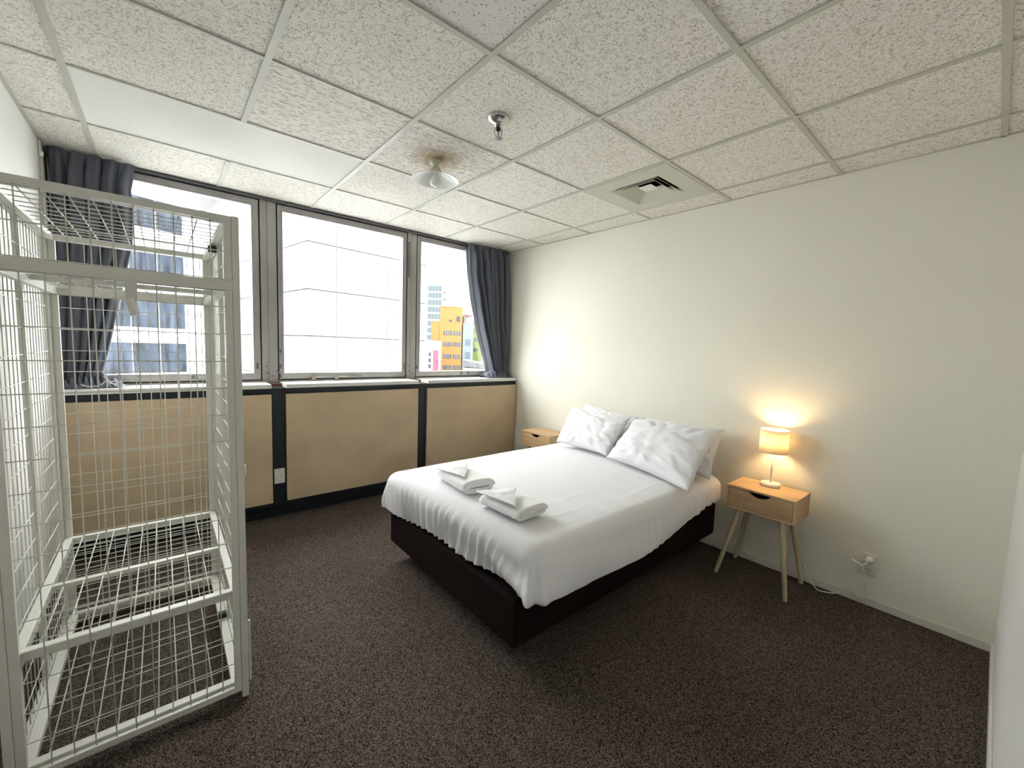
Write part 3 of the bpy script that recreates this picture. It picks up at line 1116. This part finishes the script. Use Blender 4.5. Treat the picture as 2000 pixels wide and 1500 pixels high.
pillow('white pillow in front on the window side of the bed',
       (-0.490, -1.215, 0.592), (-0.490, -1.728, 0.590), (-0.250, -1.742, 0.848), (-0.235, -1.150, 0.858), 0.068, 7.9, 0.10, 1.35)
pillow('large creased white pillow in front nearest the lamp',
       (-0.535, -1.752, 0.592), (-0.705, -2.455, 0.575), (-0.235, -2.410, 0.882), (-0.300, -1.808, 0.862), 0.072, 12.4, 0.12, 1.5)

# ------------------------------------------------------------------ towels
def towel(name, label, loc, rz, Lt, Wt, Ht, turns, flap_pts):
    r = thing(name, loc, label, 'towel', 'folded towels on the duvet', rz)
    # flattened spiral, extruded along local y
    th = Ht / (2 * turns + 0.6)
    mid = []
    n = int(turns * 40)
    for k in range(n + 1):
        a = 2 * PI * k / 40
        f = k / n
        hh = (Ht / 2 - th * 0.5) * (1 - f) + th * 0.3 * f
        ww = (Wt / 2 - th * 0.5) - (Ht / 2 - th * 0.5 - hh) * 1.05
        ca, sa = math.cos(a), math.sin(a)
        px_ = ww * math.copysign(abs(ca) ** 0.55, ca)
        pz_ = hh * math.copysign(abs(sa) ** 0.80, sa)
        mid.append(Vector((px_, pz_ + Ht / 2)))
    bm = bmesh.new()
    NYt = 14
    rows = []
    for m_ in range(NYt + 1):
        y = -Lt / 2 + Lt * m_ / NYt
        row = []
        for k, p in enumerate(mid):
            f = k / n
            jit = 0.003 * nz3(p.x * 20 + m_, p.y * 20, loc[1] * 9)
            ed = 0.004 * nz3(f * 9, m_ * 5, 2) if m_ in (0, NYt) else 0
            sag = -0.004 * abs(y / Lt) * 2
            row.append(bm.verts.new((p.x + jit, y + ed - math.copysign(0.003 * f, y) * (m_ in (0, NYt)), max(0.002, p.y + jit + sag * (p.y / Ht)))))
        rows.append(row)
    for a, b in zip(rows, rows[1:]):
        for k in range(n):
            bm.faces.new((a[k], a[k + 1], b[k + 1], b[k]))
    o = obj('towel_roll', bm, 'terry', r, True)
    md = o.modifiers.new('thickness', 'SOLIDIFY')
    md.thickness = th * 0.92
    md.offset = 0.0
    # triangular flap folded over the top
    A, B, Cc = [Vector(p) for p in flap_pts]
    bm = bmesh.new()
    N = 18
    V = {}
    for i in range(N + 1):
        for j in range(N + 1 - i):
            s, t = i / N, j / N
            p = A * (1 - s - t) + B * s + Cc * t
            e = min(s, t, 1 - s - t) * 3
            p = p + Vector((0, 0, 0.012 * e + 0.008 * nz3(p.x * 22, p.y * 22, loc[0] * 7)))
            V[i, j] = bm.verts.new(p)
    for i in range(N):
        for j in range(N - i):
            bm.faces.new((V[i, j], V[i + 1, j], V[i, j + 1]))
            if j < N - i - 1:
                bm.faces.new((V[i + 1, j], V[i + 1, j + 1], V[i, j + 1]))
    o = obj('folded_corner', bm, 'terry', r, True)
    md = o.modifiers.new('thickness', 'SOLIDIFY')
    md.thickness = 0.007
    bm = bmesh.new()
    tube(bm, [A, B, Cc], 0.0042, 8)
    obj('flap_hem', bm, 'terry', o, True)
    return r
zT = 0.566
towel('rolled_towel', 'white rolled towel nearer the window with pointed corner flap', (-1.675, -1.615, zT), math.radians(-4), 0.335, 0.205, 0.085, 2.6,
      [(-0.100, 0.150, 0.080), (-0.060, -0.110, 0.088), (0.060, 0.060, 0.108)])
towel('rolled_towel', 'white flat folded towel nearer the bed foot corner', (-1.680, -2.050, zT), math.radians(3), 0.275, 0.215, 0.066, 1.8,
      [(-0.095, 0.165, 0.072), (-0.085, -0.110, 0.074), (0.045, 0.030, 0.092)])

# ================================================================== BEDSIDE TABLES
def nightstand(loc, label):
    r = thing('bedside_table', loc, label, 'bedside table', 'oak bedside tables')
    W, D, zb, zt, t = 0.376, 0.262, 0.420, 0.560, 0.013
    # local: x = depth (front at -D/2), y = width
    bm = bmesh.new(); add_box(bm, -D / 2, D / 2, -W / 2, W / 2, zt - t, zt, 0.002); obj('top_board', bm, 'oak', r)
    bm = bmesh.new(); add_box(bm, -D / 2, D / 2, -W / 2, W / 2, zb, zb + t, 0.002); obj('bottom_board', bm, 'oak', r)
    for s in (-1, 1):
        y0 = s * W / 2 - (t if s > 0 else 0)
        bm = bmesh.new(); add_box(bm, -D / 2 + 0.001, D / 2, y0, y0 + t, zb + t, zt - t, 0.001); obj('side_board', bm, 'oak', r)
    bm = bmesh.new(); add_box(bm, D / 2 - 0.006, D / 2, -W / 2 + t, W / 2 - t, zb + t, zt - t); obj('back_board', bm, 'drawer_inside', r)
    # drawer front with scooped grip
    g = 0.0025
    y0, y1, z0, z1 = -W / 2 + t + g, W / 2 - t - g, zb + t + g, zt - t - g
    poly = [(y0, z0), (y1, z0), (y1, z1)]
    gw, gd, cy = 0.058, 0.026, 0.0
    poly.append((cy + gw, z1))
    for k in range(1, 20):
        u = 1 - 2 * k / 20
        poly.append((cy + gw * u, z1 - gd * (1 - abs(u) ** 2.2) ** 0.9))
    poly.append((cy - gw, z1))
    poly.append((y0, z1))
    bm = bmesh.new()
    extrude_poly(bm, poly, 'x', -D / 2 + 0.002, -D / 2 + 0.016)
    dr = obj('drawer', bm, 'oak_front', r)
    bm = bmesh.new()
    add_box(bm, -D / 2 + 0.016, D / 2 - 0.010, y0 + 0.006, y1 - 0.006, z0, z0 + 0.006)
    add_box(bm, -D / 2 + 0.016, D / 2 - 0.010, y0 + 0.006, y0 + 0.014, z0, z1 - 0.030)
    add_box(bm, -D / 2 + 0.016, D / 2 - 0.010, y1 - 0.014, y1 - 0.006, z0, z1 - 0.030)
    add_box(bm, D / 2 - 0.018, D / 2 - 0.010, y0 + 0.006, y1 - 0.006, z0, z1 - 0.030)
    obj('drawer_box', bm, 'drawer_inside', dr)
    for sx in (-1, 1):
        for sy in (-1, 1):
            top = Vector((sx * (D / 2 - 0.050), sy * (W / 2 - 0.072), zb))
            fx_ = -0.180 if sx < 0 else 0.112
            bot = Vector((fx_, sy * 0.190, 0.0))
            bm = bmesh.new()
            d = bot - top
            seg = 18
            ra, rb = [], []
            for k in range(seg):
                a = 2 * PI * k / seg
                ra.append(bm.verts.new(top + Vector((math.cos(a) * 0.0185, math.sin(a) * 0.0185, 0))))
                rb.append(bm.verts.new(bot + Vector((math.cos(a) * 0.0115, math.sin(a) * 0.0115, 0))))
            for k in range(seg):
                j = (k + 1) % seg
                bm.faces.new((ra[k], ra[j], rb[j], rb[k]))
            bm.faces.new(ra); bm.faces.new(rb)
            obj('leg', bm, 'leg_wood', r, False)
    return r
nightstand((-0.166, -2.680, 0), 'oak bedside table with the lit lamp on it')
nightstand((-0.160, -0.745, 0), 'oak bedside table in the far corner by the window wall')

# ------------------------------------------------------------------ bedside lamp
LX, LY, LZ = -0.100, -2.672, 0.5605
lamp = thing('table_lamp', (LX, LY, LZ), 'small white table lamp glowing warm on the bedside table', 'lamp')
bm = bmesh.new()
lathe(bm, [(0.0, 0.0), (0.052, 0.0), (0.055, 0.004), (0.055, 0.017), (0.051, 0.021), (0.008, 0.023), (0.0, 0.023)], 48)
obj('base', bm, 'lamp_white', lamp, True)
bm = bmesh.new()
tube(bm, [(0, 0, 0.020), (0, 0, 0.235)], 0.0058, 16)
obj('pole', bm, 'lamp_white', lamp, True)
bm = bmesh.new()
R1, R2, z1, z2 = 0.0775, 0.0765, 0.213, 0.352
lathe(bm, [(R1, z1), (R2, z2), (R2 - 0.0015, z2), (R1 - 0.0015, z1)], 56, closed=True)
sh = obj('lamp_shade', bm, 'lamp_fabric', lamp, True)
for zz, rr in ((z1, R1), (z2, R2)):
    bm = bmesh.new()
    ring = [(rr * math.cos(2 * PI * k / 48), rr * math.sin(2 * PI * k / 48), zz) for k in range(49)]
    tube(bm, ring, 0.0016, 6)
    obj('shade_rim', bm, 'lamp_white', sh, True)
bm = bmesh.new()
for k in range(3):
    a = 2 * PI * k / 3 + 0.4
    tube(bm, [(0.012 * math.cos(a), 0.012 * math.sin(a), 0.240), ((R1 - .002) * math.cos(a), (R1 - .002) * math.sin(a), 0.240)], 0.0014, 6)
obj('shade_spider', bm, 'lamp_white', sh)
bm = bmesh.new()
lathe(bm, [(0.0, 0.232), (0.014, 0.233), (0.014, 0.262), (0.0, 0.263)], 20)
obj('bulb_holder', bm, 'lamp_white', lamp, True)
bm = bmesh.new()
lathe(bm, [(0.0, 0.262), (0.011, 0.263), (0.014, 0.274), (0.023, 0.290), (0.022, 0.308), (0.012, 0.320), (0.0, 0.322)], 20)
obj('light_bulb', bm, 'lamp_glow', lamp, True)
ld = bpy.data.lights.new('lamp_light', 'POINT')
ld.energy = 0.5
ld.color = (1.0, 0.66, 0.34)
ld.shadow_soft_size = 0.03
lo = bpy.data.objects.new('lamp_light', ld)
COL.objects.link(lo)
lo.parent = lamp
lo.location = (0, 0, 0.296)
# cord: behind the table, over the carpet, up to the socket
cpts = [(-0.048, -2.680, 0.572), (-0.022, -2.70, 0.569), (-0.0215, -2.722, 0.535), (-0.0215, -2.76, 0.40), (-0.022, -2.815, 0.22), (-0.024, -2.878, 0.095),
        (-0.040, -2.912, 0.035), (-0.066, -2.952, 0.006), (-0.060, -2.990, 0.006), (-0.036, -3.03, 0.010), (-0.022, -3.07, 0.040), (-0.020, -3.105, 0.048), (-0.020, -3.140, 0.030),
        (-0.020, -3.160, 0.045), (-0.020, -3.158, 0.10), (-0.028, -3.148, 0.165), (-0.044, -3.140, 0.205), (-0.049, -3.138, 0.225)]
bm = bmesh.new()
tube(bm, [Vector(p) - Vector((LX, LY, LZ)) for p in smooth_path(cpts, 6)], 0.0036, 8)
cord = obj('power_cord', bm, 'plastic_white', lamp, True)
bm = bmesh.new()
o3 = Vector((LX, LY, LZ))
tube(bm, [Vector(p) - o3 for p in ((-0.0115, -3.163, 0.266), (-0.030, -3.160, 0.262), (-0.038, -3.154, 0.252))], 0.019, 16, 0.014)
obj('plug', bm, 'plastic_white', cord, True)
bm = bmesh.new()
tube(bm, [Vector(p) - o3 for p in ((-0.034, -3.156, 0.250), (-0.052, -3.138, 0.228))], 0.006, 10)
tube(bm, [Vector(p) - o3 for p in ((-0.052, -3.138, 0.228), (-0.046, -3.092, 0.246))], 0.007, 10)
obj('plug_lever', bm, 'plastic_white', cord, True)

# ================================================================== WIRE CAGE
CX0, CX1, CY0, CY1, CH = -3.352, -2.752, -1.785, -0.825, 1.775
cage = thing('wire_cage', ((CX0 + CX1) / 2, (CY0 + CY1) / 2, 0), 'tall white wire mesh cage rack with shelves by the left wall', 'wire rack')
cx, cy = cage.location.x, cage.location.y
WIRE = {}
def wire(parent, axis, length, center, r=0.0018):
    key = (axis, round(length, 4), r)
    if key not in WIRE:
        b_ = bmesh.new()
        h = length / 2
        ends = {'x': ((-h, 0, 0), (h, 0, 0)), 'y': ((0, -h, 0), (0, h, 0)), 'z': ((0, 0, -h), (0, 0, h))}[axis]
        tube(b_, ends, r, 6)
        me = bpy.data.meshes.new('wire')
        b_.to_mesh(me)
        b_.free()
        me.materials.append(MATS['cage_white'])
        for p in me.polygons: p.use_smooth = True
        WIRE[key] = me
    return link('wire', WIRE[key], parent, (center[0] - cx, center[1] - cy, center[2]))
def cbox(name, x0, x1, y0, y1, z0, z1, parent=None, m='cage_white', bev=0.0015):
    b_ = bmesh.new()
    add_box(b_, x0 - cx, x1 - cx, y0 - cy, y1 - cy, z0, z1, bev)
    return obj(name, b_, m, parent or cage)
PT = 0.022
# corner posts stand on the floor
for x in (CX0, CX1 - PT):
    for y in (CY0, CY1 - PT):
        p = cbox('post', x, x + PT, y, y + PT, 0.012, CH)
        cbox('post_foot', x + 0.001, x + PT - 0.001, y + 0.001, y + PT - 0.001, 0.0, 0.012, p)
ZW = [0.993 + 0.0945 * k for k in range(-10, 9)]            # horizontal wires
def in_z(a, b): return [z for z in ZW if a < z < b]
def frame_xz(name, x0, x1, y0, y1, z0, z1, wd):
    b_ = bmesh.new()
    ring_xz(b_, x0 - cx, x1 - cx, z0, z1, wd, wd, wd, wd, y0 - cy, y1 - cy)
    return obj(name, b_, 'cage_white', cage)
# front and back mesh panels
for nm, y0, y1, yw in (('front_panel', CY0 + 0.001, CY0 + 0.019, CY0 + 0.010), ('back_panel', CY1 - 0.019, CY1 - 0.001, CY1 - 0.010)):
    p = frame_xz(nm, CX0 + PT + 0.001, CX1 - PT - 0.001, y0, y1, 0.030, CH - 0.002, 0.021)
    xa, xb = CX0 + PT + 0.004, CX1 - PT - 0.004
    k = 0
    x = -3.260 if nm == 'front_panel' else -3.272
    while x < xb - 0.03:
        wire(p, 'z', CH - 0.06, (x, yw - 0.002, 0.030 + (CH - 0.032) / 2))
        x += 0.0475 if nm == 'front_panel' else 0.0515
    for z in in_z(0.07, CH - 0.04):
        wire(p, 'x', xb - xa, ((xa + xb) / 2, yw + 0.0016, z))
# side panels with a middle upright
for x0, x1, xw in ((CX0 + 0.001, CX0 + 0.019, CX0 + 0.010), (CX1 - 0.019, CX1 - 0.001, CX1 - 0.010)):
    b_ = bmesh.new()
    ya, yb = CY0 + PT + 0.001, CY1 - PT - 0.001
    za, zb = 0.030, CH - 0.002
    add_box(b_, x0 - cx, x1 - cx, ya - cy, yb - cy, zb - 0.021, zb, 0.0015)
    add_box(b_, x0 - cx, x1 - cx, ya - cy, yb - cy, za, za + 0.021, 0.0015)
    for yy in (ya, -1.300, yb - 0.020):
        add_box(b_, x0 - cx, x1 - cx, yy - cy, yy + 0.020 - cy, za + 0.021, zb - 0.021, 0.0015)
    p = obj('side_panel', b_, 'cage_white', cage)
    for a, b in ((ya + 0.020, -1.300), (-1.280, yb - 0.020)):
        nW = 8
        for k in range(1, nW + 1):
            wire(p, 'z', zb - za - 0.03, (xw + 0.0016, a + (b - a) * k / (nW + 1), (za + zb) / 2))
    s_in = 1 if xw < cx else -1
    for z in in_z(0.07, CH - 0.05):
        for a, b in ((ya + 0.012, -1.300), (-1.280, yb - 0.012)):
            wire(p, 'y', b - a, (xw + s_in * 0.0050, (a + b) / 2, z))
# top mesh
def flat_panel(name, z0, z1, yw_step, midbar, rail, x_in=0.0, y_in=0.0):
    xa, xb, ya, yb = CX0 + PT + x_in, CX1 - PT - x_in, CY0 + PT + y_in, CY1 - PT - y_in
    b_ = bmesh.new()
    add_box(b_, xa - cx, xb - cx, ya - cy, ya + rail - cy, z0, z1, 0.0015)
    add_box(b_, xa - cx, xb - cx, yb - rail - cy, yb - cy, z0, z1, 0.0015)
    add_box(b_, xa - cx, xa + rail - cx, ya + rail - cy, yb - rail - cy, z0, z1, 0.0015)
    add_box(b_, xb - rail - cx, xb - cx, ya + rail - cy, yb - rail - cy, z0, z1, 0.0015)
    p = obj(name, b_, 'cage_white', cage)
    zw = z1 - 0.004
    if midbar is not None:
        b_ = bmesh.new()
        add_box(b_, xa + rail - cx, xb - rail - cx, midbar - cy, midbar + 0.026 - cy, z1 - 0.018, z1, 0.0015)
        obj('cross_bar', b_, 'cage_white', p)
    x = -3.272
    while x < xb - rail - 0.02:
        if x > xa + rail + 0.01:
            if midbar is None:
                wire(p, 'y', yb - ya - 2 * rail + 0.006, (x, (ya + yb) / 2, zw), 0.0021)
            else:
                a, b = ya + rail - 0.003, midbar + 0.002
                wire(p, 'y', b - a, (x, (a + b) / 2, zw), 0.0021)
                a, b = midbar + 0.024, yb - rail + 0.003
                wire(p, 'y', b - a, (x, (a + b) / 2, zw), 0.0021)
        x += 0.0515
    y = ya + rail + yw_step * 0.7
    while y < yb - rail - 0.015:
        if midbar is None or abs(y - midbar - 0.013) > 0.018:
            wire(p, 'x', xb - xa - 2 * rail + 0.006, ((xa + xb) / 2, y, zw - 0.0036))
        y += yw_step
    return p
pt = flat_panel('top_panel', CH - 0.024, CH - 0.002, 0.070, None, 0.022)
us = flat_panel('shelf', 1.520, 1.554, 0.070, -1.350, 0.024)
ls = flat_panel('shelf', 0.394, 0.424, 0.052, -1.350, 0.026)
bp_ = flat_panel('bottom_panel', 0.034, 0.060, 0.105, None, 0.030)
# shelf rail facing the front, outside the mesh
cbox('front_rail', CX0 + PT, CX1 - PT, CY0 - 0.006, CY0, 1.522, 1.556)
# hanging latch with white cap
lt = cbox('latch', -3.048, -3.022, CY0 - 0.012, CY0 - 0.0065, 1.452, 1.530)
b_ = bmesh.new()
for (a, b) in (((-0.010, 0, 0.028), (0.004, 0, -0.022)),):
    tube(b_, [a, b], 0.011, 10, 0.013)
o = obj('latch_cap', b_, 'trim_white', lt, False, loc=(-3.030 - cx, CY0 - 0.012 - cy, 1.440))
# black joiner clips on the right side, hinge knuckles on the front post
for y, z0, z1 in ((-1.305, CH - 0.052, CH - 0.026), (-1.305, 0.061, 0.084)):
    cbox('joiner_clip', CX1 - 0.052, CX1 - 0.022, y, y + 0.028, z0, z1, m='clip_black', bev=0.003)
for z in (0.88, 0.20):
    b_ = bmesh.new()
    tube(b_, [(CX1 + 0.003 - cx, CY0 + 0.004 - cy, z - 0.02), (CX1 + 0.003 - cx, CY0 + 0.004 - cy, z + 0.02)], 0.0038, 10)
    obj('hinge', b_, 'cage_white', cage)
b_ = bmesh.new()
tube(b_, [(CX1 + 0.005 - cx, CY0 + 0.004 - cy, 0.06), (CX1 + 0.005 - cx, CY0 + 0.004 - cy, 0.30)], 0.0045, 10)
obj('drop_bolt', b_, 'cage_white', cage)
for x in (CX0 + 0.034, CX1 - 0.034):
    b_ = bmesh.new()
    tube(b_, smooth_path([(x - cx, CY0 + 0.03 - cy, 0.215), (x - cx, CY0 + 0.05 - cy, 0.222), (x - cx, CY0 + 0.075 - cy, 0.212)], 4), 0.0045, 8)
    obj('shelf_hook', b_, 'cage_white', cage)

# ================================================================== OUTSIDE
GZ = -24.0
bm = bmesh.new()
add_box(bm, -400, 600, 2.0, 2600, GZ - 1, GZ)
tag(obj('ground', bm, 'asphalt'), 'street level far below the windows', 'ground', kind='structure')

def building(name, loc, rz, label):
    return thing(name, loc, label, 'building', None, rz)
def part(name, m, parent, x0, x1, y0, y1, z0, z1, bev=0.0):
    b_ = bmesh.new()
    add_box(b_, x0, x1, y0, y1, z0, z1, bev)
    return obj(name, b_, m, parent)

# white office block with blue glass bands, seen through the left window
ang = math.radians(17.95)
A = building('office_block', (-1.30, 37.28, GZ), ang, 'white office block with dark blue window bands outside the left window')
g0 = -GZ
part('body', 'concrete_white', A, -22, 0, 0.25, 9, 0, g0 + 18)
bands = [(-4.9, -2.7), (-1.45, 0.75), (1.85, 4.0), (5.5, 7.6), (8.9, 11.0), (12.2, 14.3), (15.5, 17.2)]
edges = [(-6.6, -4.9)] + [(bands[k][1], bands[k + 1][0]) for k in range(len(bands) - 1)] + [(bands[-1][1], 18.0)]
for a, b in edges:
    part('spandrel', 'concrete_white', A, -22, -0.2, -0.05, 0.25, g0 + a, g0 + b)
part('end_pier', 'concrete_white', A, -0.2, 0.9, -0.1, 0.5, 0, g0 + 18)
part('plinth', 'concrete_white', A, -22, -0.2, -0.05, 0.25, 0, g0 - 6.6)
for (a, b) in bands:
    for k in range(11):
        x1 = -0.2 - k * 1.6
        o = part('window_pane', 'facade_glass', A, x1 - 1.56, x1 - 0.04, 0.08, 0.16, g0 + a, g0 + b)

# scaffold wrapped in white sheeting
ang = math.radians(8.77)
Bd = building('wrapped_scaffold', (4.143, 25.093, GZ), ang, 'scaffolded building wrapped in white sheeting outside the middle window')
part('core', 'seam_grey', Bd, 0.12, 9.2, 0.12, 26, 0, g0 + 16)
z_l = [-10.2 + 2.96 * k for k in range(9)]
xb = [0, 1.9, 3.8, 5.7, 7.6, 9.38]
for k in range(len(z_l) - 1):
    for a, b in zip(xb, xb[1:]):
        part('sheet', 'sheet_wrap', Bd, a + 0.03, b - 0.03, 0.0, 0.05, g0 + z_l[k] + 0.045, g0 + z_l[k + 1] - 0.045)
    for a in [3.2 * q for q in range(8)]:
        part('sheet', 'sheet_wrap', Bd, 0.0, 0.05, a + 0.06, a + 3.14, g0 + z_l[k] + 0.045, g0 + z_l[k + 1] - 0.045)
part('lower_sheet', 'sheet_wrap', Bd, 0.0, 9.38, 0.0, 0.05, 0, g0 + z_l[0])
part('end_sheet', 'sheet_wrap', Bd, 9.33, 9.38, 0.06, 26, 0, g0 + 13.5)
for k in range(len(z_l) - 1):
    b_ = bmesh.new()
    tube(b_, [(5.9, -0.03, g0 + z_l[k + 1] - 0.5), (7.5, -0.03, g0 + z_l[k] + 0.9)], 0.034, 6)
    obj('brace_tube', b_, 'tube_grey', Bd)
for x in (1.9, 5.7, 7.6):
    b_ = bmesh.new()
    tube(b_, [(x, -0.03, 0), (x, -0.03, g0 + 13.4)], 0.030, 6)
    obj('pole_tube', b_, 'tube_grey', Bd)
for x in (0.55, 1.05):
    for k in range(len(z_l) - 1):
        b_ = bmesh.new()
        for q in range(6):
            zz = g0 + z_l[k] + 0.25 + q * 0.45
            tube(b_, [(x, -0.025, zz), (x + 0.10, -0.025, zz)], 0.014, 5)
        o = obj('eyelet_row', b_, 'tube_grey', Bd)
        o['kind'] = 'stuff'

# bare tree in front of the sheeting
tr = thing('bare_tree', (5.6, 21.5, GZ), 'bare winter tree tips in front of the white sheeting', 'tree')
b_ = bmesh.new()
tube(b_, [(0, 0, 0), (0.1, 0, 12), (0.0, 0, 20)], 0.22, 8, 0.08)
obj('trunk', b_, 'bark_grey', tr)
for k in range(26):
    a = random.uniform(0, 2 * PI)
    rr = random.uniform(0.3, 1.9)
    z0 = random.uniform(17.5, 20)
    zt_ = 24.0 + random.uniform(-0.6, 1.0) - 0.25 * rr
    b_ = bmesh.new()
    tube(b_, smooth_path([(0, 0, z0), (rr * 0.5 * math.cos(a), rr * 0.5 * math.sin(a), z0 + 1.6), (rr * math.cos(a), rr * math.sin(a), zt_)], 4), 0.035, 5, 0.006)
    obj('branch', b_, 'bark_grey', tr)

# the coloured blocks beyond the right window (local x to the right, y away)
RZ = math.atan2(-0.645, 0.764)
def far(p, k):
    v = CAM + (Vector(p) - CAM) * k
    return (v.x, v.y, GZ)
def zf(z, k):
    return CAM.z + (z - CAM.z) * k - GZ
k3 = 3.0
O = building('orange_building', far((28.145, 49.73, 0), k3), RZ, 'orange rendered building with rows of windows outside the right window')
hT = zf(6.86, k3)
part('body', 'render_orange', O, 0, 9.6, 0, 12, 0, hT)
part('side_wing', 'render_orange', O, -3.9, 0, 0.5, 10, zf(2.0, k3), zf(4.75, k3))
part('wing_support', 'tower_white', O, -3.0, 0, 2, 10, 0, zf(2.0, k3))
part('parapet', 'render_orange', O, -0.1, 9.7, -0.1, 0.2, hT, hT + 0.4)
for zt_, zb_ in ((3.45, 2.83), (1.82, 1.20), (0.03, -0.58), (-1.60, -2.2), (-3.2, -3.8)):
    for x0, x1 in ((1.7, 5.2), (6.0, 9.1)):
        f = part('window', 'far_window', O, x0, x1, -0.12, 0.05, zf(zb_, k3), zf(zt_, k3))
        n_ = 4
        for q in range(1, n_):
            xx = lerp(x0, x1, q / n_)
            part('window_bar', 'tower_white', f, xx - 0.10, xx + 0.10, -0.2, -0.1, zf(zb_, k3), zf(zt_, k3))
for x0, x1, za_, zb_ in ((3.9, 5.2, 4.75, 5.1), (7.2, 8.8, 4.8, 5.6)):
    part('window', 'far_window', O, x0, x1, -0.12, 0.05, zf(za_, k3), zf(zb_, k3))

kb = 2.74
Bb = building('grey_blue_block', far((33.99, 52.5, 0), kb), RZ, 'narrow grey-blue block between the orange and lime buildings')
part('body', 'render_blue', Bb, 0, 3.7, 0, 10, 0, zf(5.0, kb))
for z0, z1 in ((-0.2, 1.0), (2.0, 3.0)):
    part('window', 'tower_glass', Bb, 1.2, 3.4, -0.1, 0.1, zf(z0 - 0.6, kb), zf(z1 - 0.6, kb))
part('roof_house', 'tower_white', Bb, 0.4, 3.4, 2, 8, zf(5.0, kb), zf(6.2, kb))
part('roof_edge', 'render_pink', Bb, 0.2, 3.6, 1, 9, zf(6.2, kb), zf(6.35, kb))

Lm = building('lime_building', far((34.50, 50.82, 0), k3), RZ, 'lime green building beside the curtain outside the right window')
part('body', 'render_lime', Lm, 0.2, 5.0, -1.0, 9, zf(-0.95, k3), zf(5.0, k3))
part('upper_block', 'render_lime', Lm, 2.0, 8.0, 1.0, 9, zf(5.0, k3), zf(7.0, k3))
part('white_side', 'tower_white', Lm, 5.0, 9.0, -0.6, 9, zf(-0.95, k3), zf(5.6, k3))
part('podium', 'tower_white', Lm, 0.2, 9.0, -0.8, 9, 0, zf(-0.95, k3))
for z in (0.5, 2.1, 3.6):
    f = part('window', 'far_window', Lm, 1.5, 3.4, -1.12, -0.9, zf(z, k3), zf(z + 0.55, k3))
    part('window_bar', 'render_lime', f, 2.35, 2.55, -1.2, -1.1, zf(z, k3), zf(z + 0.55, k3))

Rf = building('low_roof_building', far((24.83, 38.55, 0), k3), RZ, 'low grey roofed building in front of the lime one')
b_ = bmesh.new()
extrude_poly(b_, [(0, zf(-0.36, k3)), (11, zf(-1.0, k3)), (13, zf(-1.05, k3)), (13, zf(-1.4, k3)), (0, zf(-1.15, k3))], 'y', 0, 12)
obj('pitched_roof', b_, 'roof_grey', Rf)
part('body', 'tower_white', Rf, 0.3, 12.6, 0.4, 11.6, 0, zf(-1.3, k3))

Pk = building('mural_wall_building', far((24.40, 45.75, 0), k3), RZ, 'small building with pink mural left of the orange building')
part('body', 'tower_white', Pk, -4, 3.4, 0, 6, 0, zf(1.9, k3))
part('mural', 'render_pink', Pk, 1.2, 3.3, -0.06, 0.0, 2, zf(0.6, k3))
for q in range(3):
    part('window', 'far_window', Pk, -0.6, 0.4, -0.06, 0.0, zf(-0.2 - 0.8 * q, k3), zf(0.3 - 0.8 * q, k3))

Tw = building('glass_tower', far((70.8, 133.4, 0), k3), RZ, 'pale glazed apartment tower in the distance behind the orange building')
hT = zf(22.9, k3)
part('core', 'tower_white', Tw, -1, 23.0, 0.4, 20, 0, hT)
nf, nc = 12, 5
zlo = zf(-7.4, k3)
for a in range(nf):
    for c in range(nc):
        z0 = lerp(zlo, hT, a / nf)
        z1 = lerp(zlo, hT, (a + 1) / nf)
        x0 = lerp(0, 17.5, c / nc)
        x1 = lerp(0, 17.5, (c + 1) / nc)
        part('window', 'tower_glass', Tw, x0 + 0.35, x1 - 0.35, 0.1, 0.45, z0 + 1.5, z1 - 0.8)
    z0 = lerp(zlo, hT, a / nf)
    part('balcony', 'tower_white', Tw, 18.2, 22.6, -1.2, 0.4, z0 + 0.2, z0 + 2.6)

# wooded hills
b_ = bmesh.new()
NXh, NYh = 90, 10
hv = []
for i in range(NXh + 1):
    row = []
    for j in range(NYh + 1):
        u, v = i / NXh, j / NYh
        x = -300 + 1000 * u
        y = 700 * v
        hh = 92 * math.sin(PI * min(1, 0.05 + 0.75 * v)) + 14 * nz3(u * 7, v * 2, 3) + 6 * nz3(u * 31, v * 8, 1) + 3 * nz3(u * 90, v * 9, 7)
        row.append(b_.verts.new((x, y, max(0, hh) + (0 if v > 0 else -4))))
    hv.append(row)
for i in range(NXh):
    for j in range(NYh):
        b_.faces.new((hv[i][j], hv[i + 1][j], hv[i + 1][j + 1], hv[i][j + 1]))
hl = obj('hills', b_, 'hill_green', None, True, loc=(385 - 0, 600, GZ))
hl.rotation_euler = (0, 0, RZ)
tag(hl, 'hazy green wooded hills on the skyline', 'hill', kind='structure')
